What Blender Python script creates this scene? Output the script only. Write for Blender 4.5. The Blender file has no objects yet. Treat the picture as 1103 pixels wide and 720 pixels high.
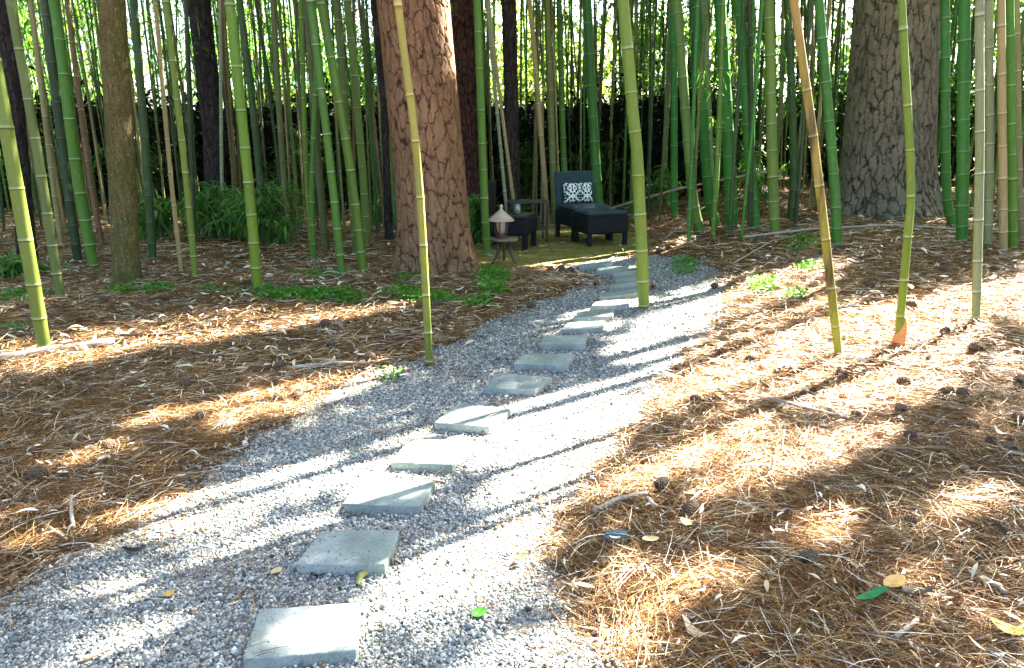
import bpy, math, random
import numpy as np
from mathutils import Vector, Matrix

random.seed(7)
RNG = np.random.default_rng(11)
sc = bpy.context.scene
COL = sc.collection
PI = math.pi

# ------------------------------------------------------------------ camera
F, CX, CY = 829.0, 551.5, 360.0          # focal length and centre in photo pixels (1103 x 720)
CAMZ = 1.4
PITCH = math.radians(14.9)
cd = bpy.data.cameras.new('camera'); cam = bpy.data.objects.new('camera', cd); COL.objects.link(cam)
cam.location = (0, 0, CAMZ); cam.rotation_euler = (PI/2-PITCH, 0, 0)
cd.sensor_width = 36.0; cd.lens = F/1103*36.0; cd.clip_end = 2000; cd.clip_start = 0.05
sc.camera = cam

SUN_AZ, SUN_EL = math.radians(46), math.radians(41)   # azimuth clockwise from +Y
SUN = np.array([math.sin(SUN_AZ)*math.cos(SUN_EL), math.cos(SUN_AZ)*math.cos(SUN_EL), math.sin(SUN_EL)])

# ------------------------------------------------------------------ noise and terrain
_T = RNG.random((256, 256))
def vnoise(x, y):
    x = np.asarray(x, float); y = np.asarray(y, float)
    xi = np.floor(x).astype(int); yi = np.floor(y).astype(int)
    fx = x-xi; fy = y-yi
    fx = fx*fx*(3-2*fx); fy = fy*fy*(3-2*fy)
    a = _T[xi & 255, yi & 255]; b = _T[(xi+1) & 255, yi & 255]
    c = _T[xi & 255, (yi+1) & 255]; d = _T[(xi+1) & 255, (yi+1) & 255]
    return (a*(1-fx)+b*fx)*(1-fy)+(c*(1-fx)+d*fx)*fy
def fbm(x, y, o=3):
    s = 0; a = .5; t = 0
    for k in range(o):
        s = s+a*vnoise(x*2**k+17*k, y*2**k+5*k); t += a; a *= .5
    return s/t
def sstep(t):
    t = np.clip(t, 0, 1); return t*t*(3-2*t)
def macro(x, y):
    x = np.asarray(x, float); y = np.asarray(y, float)
    far = 1-sstep((y-16)/20)
    return 0.22*sstep((x-1.2)/3.0)*sstep((y-3.5)/4.5)*far + 0.10*sstep((y-10.6)/2.0)*sstep((x-1.0)/2)*far

def ray(px, py):
    u = (px-CX)/F; v = -(py-CY)/F
    return np.array([u, math.cos(PITCH)+v*math.sin(PITCH), -math.sin(PITCH)+v*math.cos(PITCH)])
def at(px, py, lift=0.0):
    """ground point seen at a photo pixel"""
    d = ray(px, py); t = 0.5
    if d[2] > -0.02: d = d*1.0; d[2] = -0.02
    t = (CAMZ)/-d[2]
    for _ in range(30):
        h = float(macro(d[0]*t, d[1]*t))+lift
        t = 0.5*t+0.5*(CAMZ-h)/-d[2]
    return np.array([d[0]*t, d[1]*t, float(macro(d[0]*t, d[1]*t))])
def on_ray(px, py, Y):
    d = ray(px, py); t = Y/d[1]
    return np.array([d[0]*t, Y, CAMZ+d[2]*t])
def to_px(x, y, z):
    dz = z-CAMZ
    f = y*math.cos(PITCH)-dz*math.sin(PITCH)
    w = y*math.sin(PITCH)+dz*math.cos(PITCH)
    f = np.maximum(f, 1e-3)
    return CX+F*x/f, CY-F*w/f

# gravel path outline: photo pixels turned into ground points
PATH_PX = [(-220,800),(-120,720),(0,650),(85,603),(160,562),(235,503),(300,458),(345,424),(420,398),(470,377),(530,347),(585,324),(632,309),
           (640,299),(600,292),(610,287),(650,279),(690,276),(738,277),(778,294),(785,318),(775,345),(740,385),(712,420),(678,460),
           (648,505),(606,545),(588,580),(600,625),(628,670),(690,720),(790,800)]
PATH = np.array([at(*p)[:2] for p in PATH_PX])
PATH = np.vstack([PATH, [[PATH[-1,0]+.1, .3], [PATH[0,0]-.2, .3]]])
for _ in range(2):
    nx = np.roll(PATH, -1, 0); PATH = np.stack([.75*PATH+.25*nx, .25*PATH+.75*nx], 1).reshape(-1, 2)
def poly_sd(P, x, y):
    """signed distance to polygon, negative inside"""
    x = np.asarray(x, float).ravel(); y = np.asarray(y, float).ravel()
    d = np.full(x.shape, 1e9); ins = np.zeros(x.shape, bool)
    n = len(P)
    for i in range(n):
        a = P[i]; b = P[(i+1) % n]; e = b-a
        wx = x-a[0]; wy = y-a[1]
        t = np.clip((wx*e[0]+wy*e[1])/max(e@e, 1e-12), 0, 1)
        d = np.minimum(d, (wx-e[0]*t)**2+(wy-e[1]*t)**2)
        c = ((a[1] <= y) & (b[1] > y)) | ((b[1] <= y) & (a[1] > y))
        if c.any():
            xx = a[0]+(y-a[1])/(e[1] if abs(e[1]) > 1e-12 else 1e-12)*e[0]
            ins ^= c & (x < xx)
    return np.where(ins, -1, 1)*np.sqrt(d)
# lookup grid of the signed distance (fast)
GX0, GX1, GY0, GY1, GS = -9.0, 10.0, 0.0, 16.0, 0.05
gxs = np.arange(GX0, GX1, GS); gys = np.arange(GY0, GY1, GS)
_gx, _gy = np.meshgrid(gxs, gys, indexing='ij')
SDG = poly_sd(PATH, _gx, _gy).reshape(_gx.shape)
def path_sd(x, y):
    fx = np.clip((np.asarray(x, float)-GX0)/GS, 0, len(gxs)-1.001); fy = np.clip((np.asarray(y, float)-GY0)/GS, 0, len(gys)-1.001)
    i = fx.astype(int); j = fy.astype(int); a = fx-i; b = fy-j
    s = (SDG[i, j]*(1-a)+SDG[i+1, j]*a)*(1-b)+(SDG[i, j+1]*(1-a)+SDG[i+1, j+1]*a)*b
    return s + (fbm(np.asarray(x)*5, np.asarray(y)*5)-.5)*.22*1.0

PATIO_PX = [(500,294),(560,290),(612,287),(652,279),(690,274),(706,262),(690,252),(640,247),(560,247),(505,252)]
PATIO = np.array([at(*p)[:2] for p in PATIO_PX])
PSD = poly_sd(PATIO, _gx, _gy).reshape(_gx.shape)
def patio_sd(x, y):
    i = np.clip(((np.asarray(x)-GX0)/GS).astype(int), 0, len(gxs)-1); j = np.clip(((np.asarray(y)-GY0)/GS).astype(int), 0, len(gys)-1)
    return PSD[i, j]

def gz(x, y):
    """full ground height: soft straw banks with bumps, flatter gravel"""
    x = np.asarray(x, float); y = np.asarray(y, float)
    s = np.minimum(path_sd(x, y), patio_sd(x, y))
    m = sstep(s/.35+.15)
    near = sstep((12-np.abs(y-6))/4)*sstep((11-np.abs(x))/3)
    bump = .05*fbm(x*1.3, y*1.3)+.05*(fbm(x*4.2+9, y*4.2)-.4)
    grv = .012*(fbm(x*3+40, y*3)-.5)
    return macro(x, y)+near*(m*bump+(1-m)*grv)

# ------------------------------------------------------------------ mesh helpers
class MB:
    def __init__(self): self.v = []; self.f = []; self.mi = []; self.n = 0
    def add(self, verts, faces, mi=0):
        verts = [tuple(map(float, p)) for p in verts]
        self.v += verts; self.f += [tuple(i+self.n for i in f) for f in faces]; self.mi += [mi]*len(faces); self.n += len(verts)
    def box(self, c, s, rz=0, bev=0.0, mi=0, M=None):
        hx, hy, hz = s[0]/2, s[1]/2, s[2]/2
        b = min(bev, hx*.9, hy*.9, hz*.9)
        pts = []
        if b <= 0:
            for z in (-hz, hz):
                for (x, y) in ((-hx,-hy),(hx,-hy),(hx,hy),(-hx,hy)): pts.append((x, y, z))
            rings = 2; k = 4
        else:
            rings = 4; k = 8
            for z, ins in ((-hz, b), (-hz+b, 0), (hz-b, 0), (hz, b)):
                X = hx-ins; Y = hy-ins; q = b if ins == 0 else b*.4
                for (x, y) in ((-X+q,-Y),(X-q,-Y),(X,-Y+q),(X,Y-q),(X-q,Y),(-X+q,Y),(-X,Y-q),(-X,-Y+q)): pts.append((x, y, z))
        fs = [tuple(range(k-1, -1, -1)), tuple(range(k*(rings-1), k*rings))]
        for r in range(rings-1):
            for i in range(k):
                j = (i+1) % k; fs.append((r*k+i, r*k+j, (r+1)*k+j, (r+1)*k+i))
        if M is None: M = Matrix.Translation(c) @ Matrix.Rotation(rz, 4, 'Z')
        self.add([M @ Vector(p) for p in pts], fs, mi)
    def tube(self, pts, rad, n=8, cap=True, mi=0):
        pts = [Vector(p) for p in pts]; m = len(pts)
        if not hasattr(rad, '__len__'): rad = [rad]*m
        vs = []; fs = []
        up = Vector((0.13, 0.97, .2)).normalized()
        for i, p in enumerate(pts):
            t = (pts[min(i+1, m-1)]-pts[max(i-1, 0)]).normalized()
            a = t.cross(up)
            if a.length < 1e-3: a = t.cross(Vector((1, 0, 0)))
            a.normalize(); b = a.cross(t).normalized()
            for k in range(n):
                q = 2*PI*k/n; vs.append(p+(a*math.cos(q)+b*math.sin(q))*rad[i])
        for i in range(m-1):
            for k in range(n):
                j = (k+1) % n; fs.append((i*n+k, i*n+j, (i+1)*n+j, (i+1)*n+k))
        if cap: fs += [tuple(range(n-1, -1, -1)), tuple(range((m-1)*n, m*n))]
        self.add(vs, fs, mi)
    def lathe(self, prof, c=(0, 0, 0), n=20, mi=0):
        vs = []; fs = []
        for r, z in prof:
            for k in range(n): vs.append((c[0]+r*math.cos(2*PI*k/n), c[1]+r*math.sin(2*PI*k/n), c[2]+z))
        for i in range(len(prof)-1):
            for k in range(n):
                j = (k+1) % n; fs.append((i*n+k, i*n+j, (i+1)*n+j, (i+1)*n+k))
        fs += [tuple(range(n-1, -1, -1)), tuple(range((len(prof)-1)*n, len(prof)*n))]
        self.add(vs, fs, mi)
    def mesh(self, name, mats, smooth=False):
        me = bpy.data.meshes.new(name); me.from_pydata(self.v, [], self.f); 
        for m in (mats if isinstance(mats, (list, tuple)) else [mats]): me.materials.append(m)
        if max(self.mi, default=0) > 0: me.polygons.foreach_set('material_index', self.mi)
        if smooth: me.polygons.foreach_set('use_smooth', [True]*len(me.polygons))
        me.update(); return me
    def build(self, name, mats, parent=None, smooth=False):
        return link(name, self.mesh(name, mats, smooth), parent)

def np_mesh(name, V, Fq, mat, col=None, smooth=False, attrs=None):
    """V (n,3), Fq (m,k) faces; col (n,3) vertex colours"""
    me = bpy.data.meshes.new(name)
    V = np.asarray(V, np.float32); Fq = np.asarray(Fq, np.int32)
    k = Fq.shape[1]
    me.vertices.add(len(V)); me.vertices.foreach_set('co', V.ravel())
    me.loops.add(Fq.size); me.loops.foreach_set('vertex_index', Fq.ravel())
    me.polygons.add(len(Fq)); me.polygons.foreach_set('loop_start', np.arange(0, Fq.size, k, dtype=np.int32))
    me.polygons.foreach_set('loop_total', np.full(len(Fq), k, np.int32))
    if smooth: me.polygons.foreach_set('use_smooth', np.ones(len(Fq), bool))
    me.update(calc_edges=True)
    if col is not None:
        a = me.attributes.new('col', 'FLOAT_COLOR', 'POINT')
        c = np.ones((len(V), 4), np.float32); c[:, :3] = col; a.data.foreach_set('color', c.ravel())
    for kx, vv in (attrs or {}).items():
        a = me.attributes.new(kx, 'FLOAT', 'POINT'); a.data.foreach_set('value', np.asarray(vv, np.float32))
    me.materials.append(mat); return me

def link(name, me, parent=None):
    o = bpy.data.objects.new(name, me); COL.objects.link(o)
    if parent: o.parent = parent
    return o
def tag(o, label=None, cat=None, group=None, kind=None):
    if label: o['label'] = label
    if cat: o['category'] = cat
    if group: o['group'] = group
    if kind: o['kind'] = kind
    return o
def empty(name, loc, rz=0):
    o = bpy.data.objects.new(name, None); COL.objects.link(o); o.location = [float(q) for q in loc]; o.rotation_euler = (0, 0, rz); o.empty_display_size = .1; return o

# ------------------------------------------------------------------ materials
def mat(name, build=None, rough=.6, spec=.3):
    m = bpy.data.materials.new(name); m.use_nodes = True; nt = m.node_tree; nt.nodes.clear()
    out = nt.nodes.new('ShaderNodeOutputMaterial'); b = nt.nodes.new('ShaderNodeBsdfPrincipled')
    nt.links.new(b.outputs[0], out.inputs[0]); b.inputs['Roughness'].default_value = rough; b.inputs['Specular IOR Level'].default_value = spec
    if build: build(nt, b, out)
    return m
class N:
    def __init__(s, nt): s.nt = nt
    def n(s, t, **kw):
        x = s.nt.nodes.new(t)
        for k, v in kw.items(): setattr(x, k, v)
        return x
    def l(s, a, b): s.nt.links.new(a, b)
    def val(s, sock, v):
        if hasattr(v, 'is_output') or hasattr(v, 'links'): s.l(v, sock)
        else: sock.default_value = v
    def math(s, op, a, b=0.0, c=0.0, clamp=False):
        x = s.n('ShaderNodeMath', operation=op); x.use_clamp = clamp
        for i, v in enumerate((a, b, c)): s.val(x.inputs[i], v)
        return x.outputs[0]
    def mix(s, fac, a, b, mode='MIX'):
        x = s.n('ShaderNodeMix', data_type='RGBA', blend_type=mode)
        s.val(x.inputs[0], fac)
        for i, v in ((6, a), (7, b)):
            if isinstance(v, tuple): x.inputs[i].default_value = (*v[:3], 1)
            else: s.l(v, x.inputs[i])
        return x.outputs[2]
    def coord(s, kind='Object', scale=(1, 1, 1)):
        c = s.n('ShaderNodeTexCoord'); m = s.n('ShaderNodeMapping'); s.l(c.outputs[kind], m.inputs[0]); m.inputs['Scale'].default_value = scale
        return m.outputs[0]
    def noise(s, vec, scale, detail=3, rough=.6, out=0):
        x = s.n('ShaderNodeTexNoise'); s.l(vec, x.inputs['Vector']); x.inputs['Scale'].default_value = scale; x.inputs['Detail'].default_value = detail; x.inputs['Roughness'].default_value = rough
        return x.outputs[out]
    def vor(s, vec, scale, feat='F1', out='Distance'):
        x = s.n('ShaderNodeTexVoronoi', feature=feat); s.l(vec, x.inputs['Vector']); x.inputs['Scale'].default_value = scale
        return x.outputs[out]
    def ramp(s, fac, stops):
        x = s.n('ShaderNodeValToRGB'); cr = x.color_ramp
        while len(cr.elements) < len(stops): cr.elements.new(.5)
        for e, (p, c) in zip(cr.elements, stops):
            e.position = p; e.color = (*c, 1) if len(c) == 3 else c
        s.val(x.inputs[0], fac); return x.outputs[0]
    def bump(s, h, strength, dist, bsdf):
        x = s.n('ShaderNodeBump'); x.inputs['Strength'].default_value = strength; x.inputs['Distance'].default_value = dist
        s.l(h, x.inputs['Height']); s.l(x.outputs[0], bsdf.inputs['Normal'])
    def attr(s, name, out='Color'):
        x = s.n('ShaderNodeAttribute', attribute_name=name); return x.outputs[out]
    def rnd(s): return s.n('ShaderNodeObjectInfo').outputs['Random']

def m_plain(name, c, var=.15, rough=.6, spec=.3, scale=8, bump=0):
    def f(nt, b, out):
        g = N(nt); v = g.coord(); nz = g.noise(v, scale, 4)
        g.l(g.ramp(nz, [(.25, tuple(q*(1-var) for q in c)), (.75, tuple(min(1, q*(1+var)) for q in c))]), b.inputs['Base Color'])
        if bump: g.bump(g.noise(v, scale*6, 3), bump, .01, b)
    return mat(name, f, rough, spec)

def m_ground(nt, b, out):
    g = N(nt); v = g.coord('Object')
    n1 = g.noise(v, 26, 6, .7); n2 = g.noise(v, 2.2, 3); n3 = g.noise(g.coord('Object', (1, .35, 1)), 90, 4, .7)
    c = g.ramp(n1, [(.28, (.02, .009, .004)), (.5, (.10, .05, .017)), (.66, (.19, .11, .04)), (.82, (.36, .25, .13))])
    c = g.mix(g.math('MULTIPLY', n2, .55), c, (.17, .07, .015))
    c = g.mix(g.math('GREATER_THAN', n3, .63), c, (.40, .27, .14))
    g.l(c, b.inputs['Base Color']); g.bump(g.math('ADD', n1, g.math('MULTIPLY', n3, .5)), .9, .03, b)
M_ground = mat('forest_floor', m_ground, .85, .15)

def m_gravel(nt, b, out):
    g = N(nt); v = g.coord('Object')
    w = g.noise(v, 8, 2, out=1); vv = g.n('ShaderNodeVectorMath', operation='MULTIPLY_ADD'); g.l(w, vv.inputs[0]); vv.inputs[1].default_value = (.02, .02, .02); g.l(v, vv.inputs[2])
    cell = g.vor(vv.outputs[0], 75, 'F1', 'Color'); dist = g.vor(vv.outputs[0], 75, 'F1', 'Distance')
    sep = g.n('ShaderNodeSeparateColor'); g.l(cell, sep.inputs[0])
    c = g.ramp(sep.outputs[0], [(0, (.05, .053, .05)), (.35, (.14, .145, .14)), (.7, (.25, .255, .245)), (1, (.5, .49, .45))])
    c = g.mix(g.math('SUBTRACT', g.math('MULTIPLY', dist, 1.5), .45, clamp=True), c, (.05, .05, .055))
    c = g.mix(g.math('MULTIPLY', g.math('SUBTRACT', g.noise(v, 1.6, 4), .5, clamp=True), 1.6, clamp=True), c, (.28, .20, .13))
    g.l(c, b.inputs['Base Color']); g.bump(g.math('SUBTRACT', 1.0, dist), 1, .012, b)
M_gravel = mat('crushed_gravel', m_gravel, .8, .25)

def m_vcol(name, rough=.7, spec=.2, trans=0.0, noise=0):
    def f(nt, b, out):
        g = N(nt); c = g.attr('col')
        if noise: c = g.mix(g.noise(g.coord('Object'), noise, 3), c, g.mix(1.0, c, (.55, .55, .55), 'MULTIPLY'))
        g.l(c, b.inputs['Base Color'])
        if trans:
            t = g.n('ShaderNodeBsdfTranslucent'); g.l(g.mix(1.0, c, (1.0, 1.15, .55), 'MULTIPLY'), t.inputs[0])
            mx = g.n('ShaderNodeMixShader'); mx.inputs[0].default_value = trans
            g.l(b.outputs[0], mx.inputs[1]); g.l(t.outputs[0], mx.inputs[2]); g.l(mx.outputs[0], out.inputs[0])
    return mat(name, f, rough, spec)
M_stones = m_vcol('gravel_chips', .75, .3)
M_straw = m_vcol('pine_needles', .6, .25)
M_leaf = m_vcol('bamboo_leaf', .45, .35, .45)
M_leaffar = m_vcol('broad_leaf', .5, .3, .5)
M_cone = m_vcol('cone_scales', .75, .2)

def m_slab(nt, b, out):
    g = N(nt); v = g.coord('Object'); r = g.rnd()
    off = g.n('ShaderNodeVectorMath', operation='ADD'); g.l(v, off.inputs[0]); cb = g.n('ShaderNodeCombineXYZ')
    g.l(g.math('MULTIPLY', r, 37.0), cb.inputs[0]); g.l(g.math('MULTIPLY', r, 17.0), cb.inputs[1]); g.l(cb.outputs[0], off.inputs[1]); v = off.outputs[0]
    n1 = g.noise(v, 7, 5, .65); n2 = g.noise(v, 140, 2); n3 = g.noise(v, 3, 3)
    c = g.ramp(n1, [(.3, (.14, .165, .145)), (.5, (.22, .245, .22)), (.72, (.34, .345, .315))])
    c = g.mix(g.math('MULTIPLY', g.math('SUBTRACT', n3, .42, clamp=True), 2.2, clamp=True), c, (.15, .20, .14))
    c = g.mix(g.math('MULTIPLY', g.math('GREATER_THAN', n2, .60), .6), c, (.08, .09, .08))
    g.l(c, b.inputs['Base Color']); g.bump(g.math('ADD', n2, g.math('MULTIPLY', n1, .6)), .35, .004, b)
M_slab = mat('cast_stone', m_slab, .8, .25)

def m_patio(nt, b, out):
    g = N(nt); v = g.coord('Object')
    n1 = g.noise(v, 2.5, 5, .65); n2 = g.noise(v, 40, 4)
    c = g.ramp(n1, [(.3, (.12, .092, .020)), (.5, (.20, .165, .036)), (.72, (.34, .27, .12))])
    c = g.mix(g.math('MULTIPLY', n2, .4), c, (.09, .10, .02))
    br = g.n('ShaderNodeTexBrick'); g.l(v, br.inputs['Vector']); br.inputs['Scale'].default_value = 1.6; br.inputs['Mortar Size'].default_value = .012
    c = g.mix(g.math('MULTIPLY', br.outputs['Fac'], .6), c, (.04, .035, .012))
    g.l(c, b.inputs['Base Color']); g.bump(n2, .4, .01, b)
M_patio = mat('mossy_paving', m_patio, .85, .15)

def m_culm(name, lo, hi, var, nodecol=(.36, .38, .20), blot=None, rough=.38):
    """lo colour near the ground, hi colour further up; pale ring at each node"""
    def f(nt, b, out):
        g = N(nt); v = g.coord('Object'); r = g.rnd()
        z = g.n('ShaderNodeSeparateXYZ'); g.l(v, z.inputs[0])
        cb = g.n('ShaderNodeCombineXYZ'); g.l(g.math('MULTIPLY', r, 91.0), cb.inputs[0]); g.l(g.math('MULTIPLY', r, 53.0), cb.inputs[2])
        ad = g.n('ShaderNodeVectorMath', operation='ADD'); g.l(v, ad.inputs[0]); g.l(cb.outputs[0], ad.inputs[1])
        mp = g.n('ShaderNodeMapping'); g.l(ad.outputs[0], mp.inputs[0]); mp.inputs['Scale'].default_value = (14, 14, 1.1)
        st = g.noise(mp.outputs[0], 1.6, 5, .65)
        bl = g.noise(ad.outputs[0], 2.3, 3)
        b.inputs['Specular IOR Level'].default_value = .25
        fac = g.math('ADD', g.math('MULTIPLY', z.outputs[2], .33), g.math('MULTIPLY', g.math('SUBTRACT', bl, .5), .9), clamp=True)
        c = g.mix(fac, lo, hi)
        c = g.mix(g.math('MULTIPLY', g.math('SUBTRACT', st, .45, clamp=True), 2.2, clamp=True), c, var)
        c = g.mix(g.math('MULTIPLY', g.math('ABSOLUTE', g.math('SUBTRACT', r, .5)), 1.0), c, g.mix(g.math('GREATER_THAN', r, .5), (.04, .09, .015), (.16, .16, .04)))
        if blot:
            c = g.mix(g.math('MULTIPLY', g.math('SUBTRACT', g.noise(mp.outputs[0], .7, 4), .5, clamp=True), 6, clamp=True), c, blot)
        fine = g.noise(ad.outputs[0], 90, 3)
        c = g.mix(g.math('MULTIPLY', g.math('SUBTRACT', fine, .5, clamp=True), 1.6), c, g.mix(1.0, c, (.45, .45, .42), 'MULTIPLY'))
        tn = g.attr('tone', 'Fac'); c = g.mix(g.math('MULTIPLY', g.math('MAXIMUM', tn, 0.0), .45), c, g.mix(1.0, c, (.62, .66, .5), 'MULTIPLY'))
        scf = g.noise(g.coord('Object', (6, 6, 2.2)), 3.1, 6, .75)
        c = g.mix(g.math('MULTIPLY', g.math('SUBTRACT', scf, .56, clamp=True), 3.0, clamp=True), c, (.20, .21, .13))
        c = g.mix(g.math('MULTIPLY', g.math('SUBTRACT', .40, scf, clamp=True), 3.5, clamp=True), c, g.mix(1.0, c, (.4, .38, .3), 'MULTIPLY'))
        nd = g.attr('node', 'Fac'); c = g.mix(g.math('MULTIPLY', g.math('MAXIMUM', nd, 0.0), .6), c, nodecol)
        dk = g.math('MULTIPLY', nd, -1.0, clamp=True); c = g.mix(g.math('MULTIPLY', dk, .75), c, (.02, .018, .008))
        g.l(c, b.inputs['Base Color']); g.bump(g.math('ADD', st, g.math('MULTIPLY', fine, .3)), .12, .004, b)
        g.l(g.math('ADD', g.math('MULTIPLY', st, .35), rough-.04), b.inputs['Roughness'])
    return mat(name, f, rough, .4)
CM = {
 'lime':  m_culm('culm_yellow_green', (.125, .18, .008), (.075, .19, .018), (.07, .13, .012)),
 'green': m_culm('culm_green', (.08, .18, .012), (.045, .17, .018), (.05, .12, .018), (.32, .38, .2)),
 'teal':  m_culm('culm_deep_green', (.036, .17, .014), (.018, .165, .026), (.035, .12, .022), (.16, .30, .16)),
 'olive': m_culm('culm_olive', (.11, .13, .03), (.09, .14, .03), (.15, .13, .05)),
 'tan':   m_culm('culm_tan', (.36, .26, .11), (.33, .27, .13), (.22, .15, .07), (.50, .44, .28), rough=.5),
 'brown': m_culm('culm_brown', (.17, .10, .04), (.15, .10, .045), (.08, .05, .025), (.30, .23, .13), rough=.55),
 'grey':  m_culm('culm_grey_green', (.22, .25, .12), (.25, .27, .18), (.15, .17, .09), (.45, .45, .36), rough=.5),
 'dark':  m_culm('culm_dark', (.025, .05, .015), (.02, .05, .018), (.015, .02, .01), (.08, .1, .06)),
 'sheath': m_culm('culm_lime_with_brown_sheath', (.22, .24, .02), (.30, .15, .06), (.17, .08, .03), (.40, .33, .2), blot=(.035, .018, .008), rough=.45),
 'gold':  m_culm('culm_golden', (.075, .14, .012), (.46, .33, .07), (.22, .17, .04), (.55, .42, .18)),
}

def m_bark(name, plate, plate2, crack, moss=None):
    def f(nt, b, out):
        g = N(nt); v = g.coord('Object'); ck = g.attr('crack', 'Fac'); cid = g.attr('cell', 'Fac')
        n1 = g.noise(g.coord('Object', (1, 1, .4)), 22, 6, .7); n2 = g.noise(v, 70, 4, .7)
        c = g.mix(cid, plate, plate2)
        c = g.mix(g.math('MULTIPLY', g.math('SUBTRACT', n1, .42, clamp=True), 2.6, clamp=True), c, g.mix(1.0, c, (.45, .42, .4), 'MULTIPLY'))
        c = g.mix(g.math('MULTIPLY', g.math('GREATER_THAN', n2, .62), .5), c, tuple(min(1, q*1.7) for q in plate2))
        if moss:
            c = g.mix(g.math('MULTIPLY', g.math('SUBTRACT', g.noise(v, 6, 5, .7), .4, clamp=True), 4.5, clamp=True), c, moss)
            c = g.mix(g.math('MULTIPLY', g.math('SUBTRACT', g.noise(v, 38, 4, .75), .5, clamp=True), 7, clamp=True), c, (.045, .05, .012))
            c = g.mix(g.math('GREATER_THAN', g.noise(g.coord('Object', (1, 1, .6)), 55, 3, .7), .64), c, (.30, .27, .12))
        st_ = g.noise(g.coord('Object', (1, 1, .16)), 34, 5, .7)
        c = g.mix(g.math('MULTIPLY', g.math('SUBTRACT', st_, .48, clamp=True), 3.0, clamp=True), c, tuple(.5*(p_+q_) for p_, q_ in zip(plate, (.17, .15, .11))))
        c = g.mix(g.math('MULTIPLY', g.math('SUBTRACT', .47, st_, clamp=True), 3.2, clamp=True), c, tuple(q*2.2 for q in crack))
        big = g.noise(v, 1.7, 3); c = g.mix(g.math('MULTIPLY', g.math('SUBTRACT', big, .45, clamp=True), 2.2, clamp=True), c, g.mix(1.0, c, (.62, .62, .58), 'MULTIPLY'))
        c = g.mix(ck, c, crack)
        g.l(c, b.inputs['Base Color']); g.bump(g.math('ADD', n1, g.math('MULTIPLY', n2, .6)), .8, .012, b)
    return mat(name, f, .85, .15)
M_barkred = m_bark('reddish_pine_bark', (.25, .138, .062), (.175, .10, .047), (.032, .014, .008))
M_barkgrey = m_bark('grey_pine_bark', (.18, .15, .095), (.23, .195, .13), (.028, .022, .017))
M_barkdk = m_bark('dark_pine_bark', (.09, .038, .024), (.06, .028, .02), (.012, .006, .004))
M_barkmoss = m_bark('mossy_bark', (.16, .11, .035), (.11, .085, .03), (.03, .022, .01), (.075, .085, .014))
M_barkblk = m_bark('blackened_bark', (.02, .016, .014), (.028, .024, .02), (.006, .005, .004))

def m_wicker(nt, b, out):
    g = N(nt); v = g.coord('Object')
    w1 = g.n('ShaderNodeTexWave', wave_type='BANDS', bands_direction='Z'); g.l(v, w1.inputs[0]); w1.inputs['Scale'].default_value = 30
    w2 = g.n('ShaderNodeTexWave', wave_type='BANDS', bands_direction='DIAGONAL'); g.l(v, w2.inputs[0]); w2.inputs['Scale'].default_value = 18
    h = g.math('MULTIPLY', w1.outputs['Fac'], w2.outputs['Fac'])
    g.l(g.ramp(h, [(0, (.003, .0035, .004)), (1, (.018, .022, .024))]), b.inputs['Base Color']); g.bump(h, .6, .006, b)
M_wicker = mat('dark_wicker', m_wicker, .6, .2)
M_black = m_plain('black_metal', (.012, .011, .011), .3, .45, .4)
M_canvas = m_plain('blue_grey_canvas', (.022, .043, .046), .2, .75, .2, 30, .2)
M_pale = m_plain('pale_stoneware', (.40, .32, .22), .3, .8, .3, 12, .2)
M_stand = m_plain('rusty_stand_top', (.17, .12, .085), .35, .6, .3, 18)
M_iron = m_plain('rusty_iron', (.06, .04, .03), .4, .6, .3, 20)
M_wax = m_plain('yellowish_candle', (.55, .5, .25), .1)
M_glass = mat('clear_glass', lambda nt, b, o: (setattr(b.inputs['Transmission Weight'], 'default_value', .9), setattr(b.inputs['Base Color'], 'default_value', (.85, .9, .85, 1))), .05, .5)
M_fence = m_plain('blackened_boards', (.014, .012, .011), .5, .8, .15, 5, .4)
M_deadwood = m_plain('weathered_wood', (.33, .27, .2), .35, .8, .2, 25, .3)
M_twig = m_plain('dry_twig', (.16, .10, .06), .4, .8, .2, 25, .3)
M_wall = m_plain('pale_house_wall', (.62, .58, .5), .1, .8)
M_roof = m_plain('blue_grey_roof', (.20, .30, .40), .15, .6)
M_wood_trunk = m_plain('thin_dark_trunk', (.03, .024, .02), .4, .85, .15, 9, .5)

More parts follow.
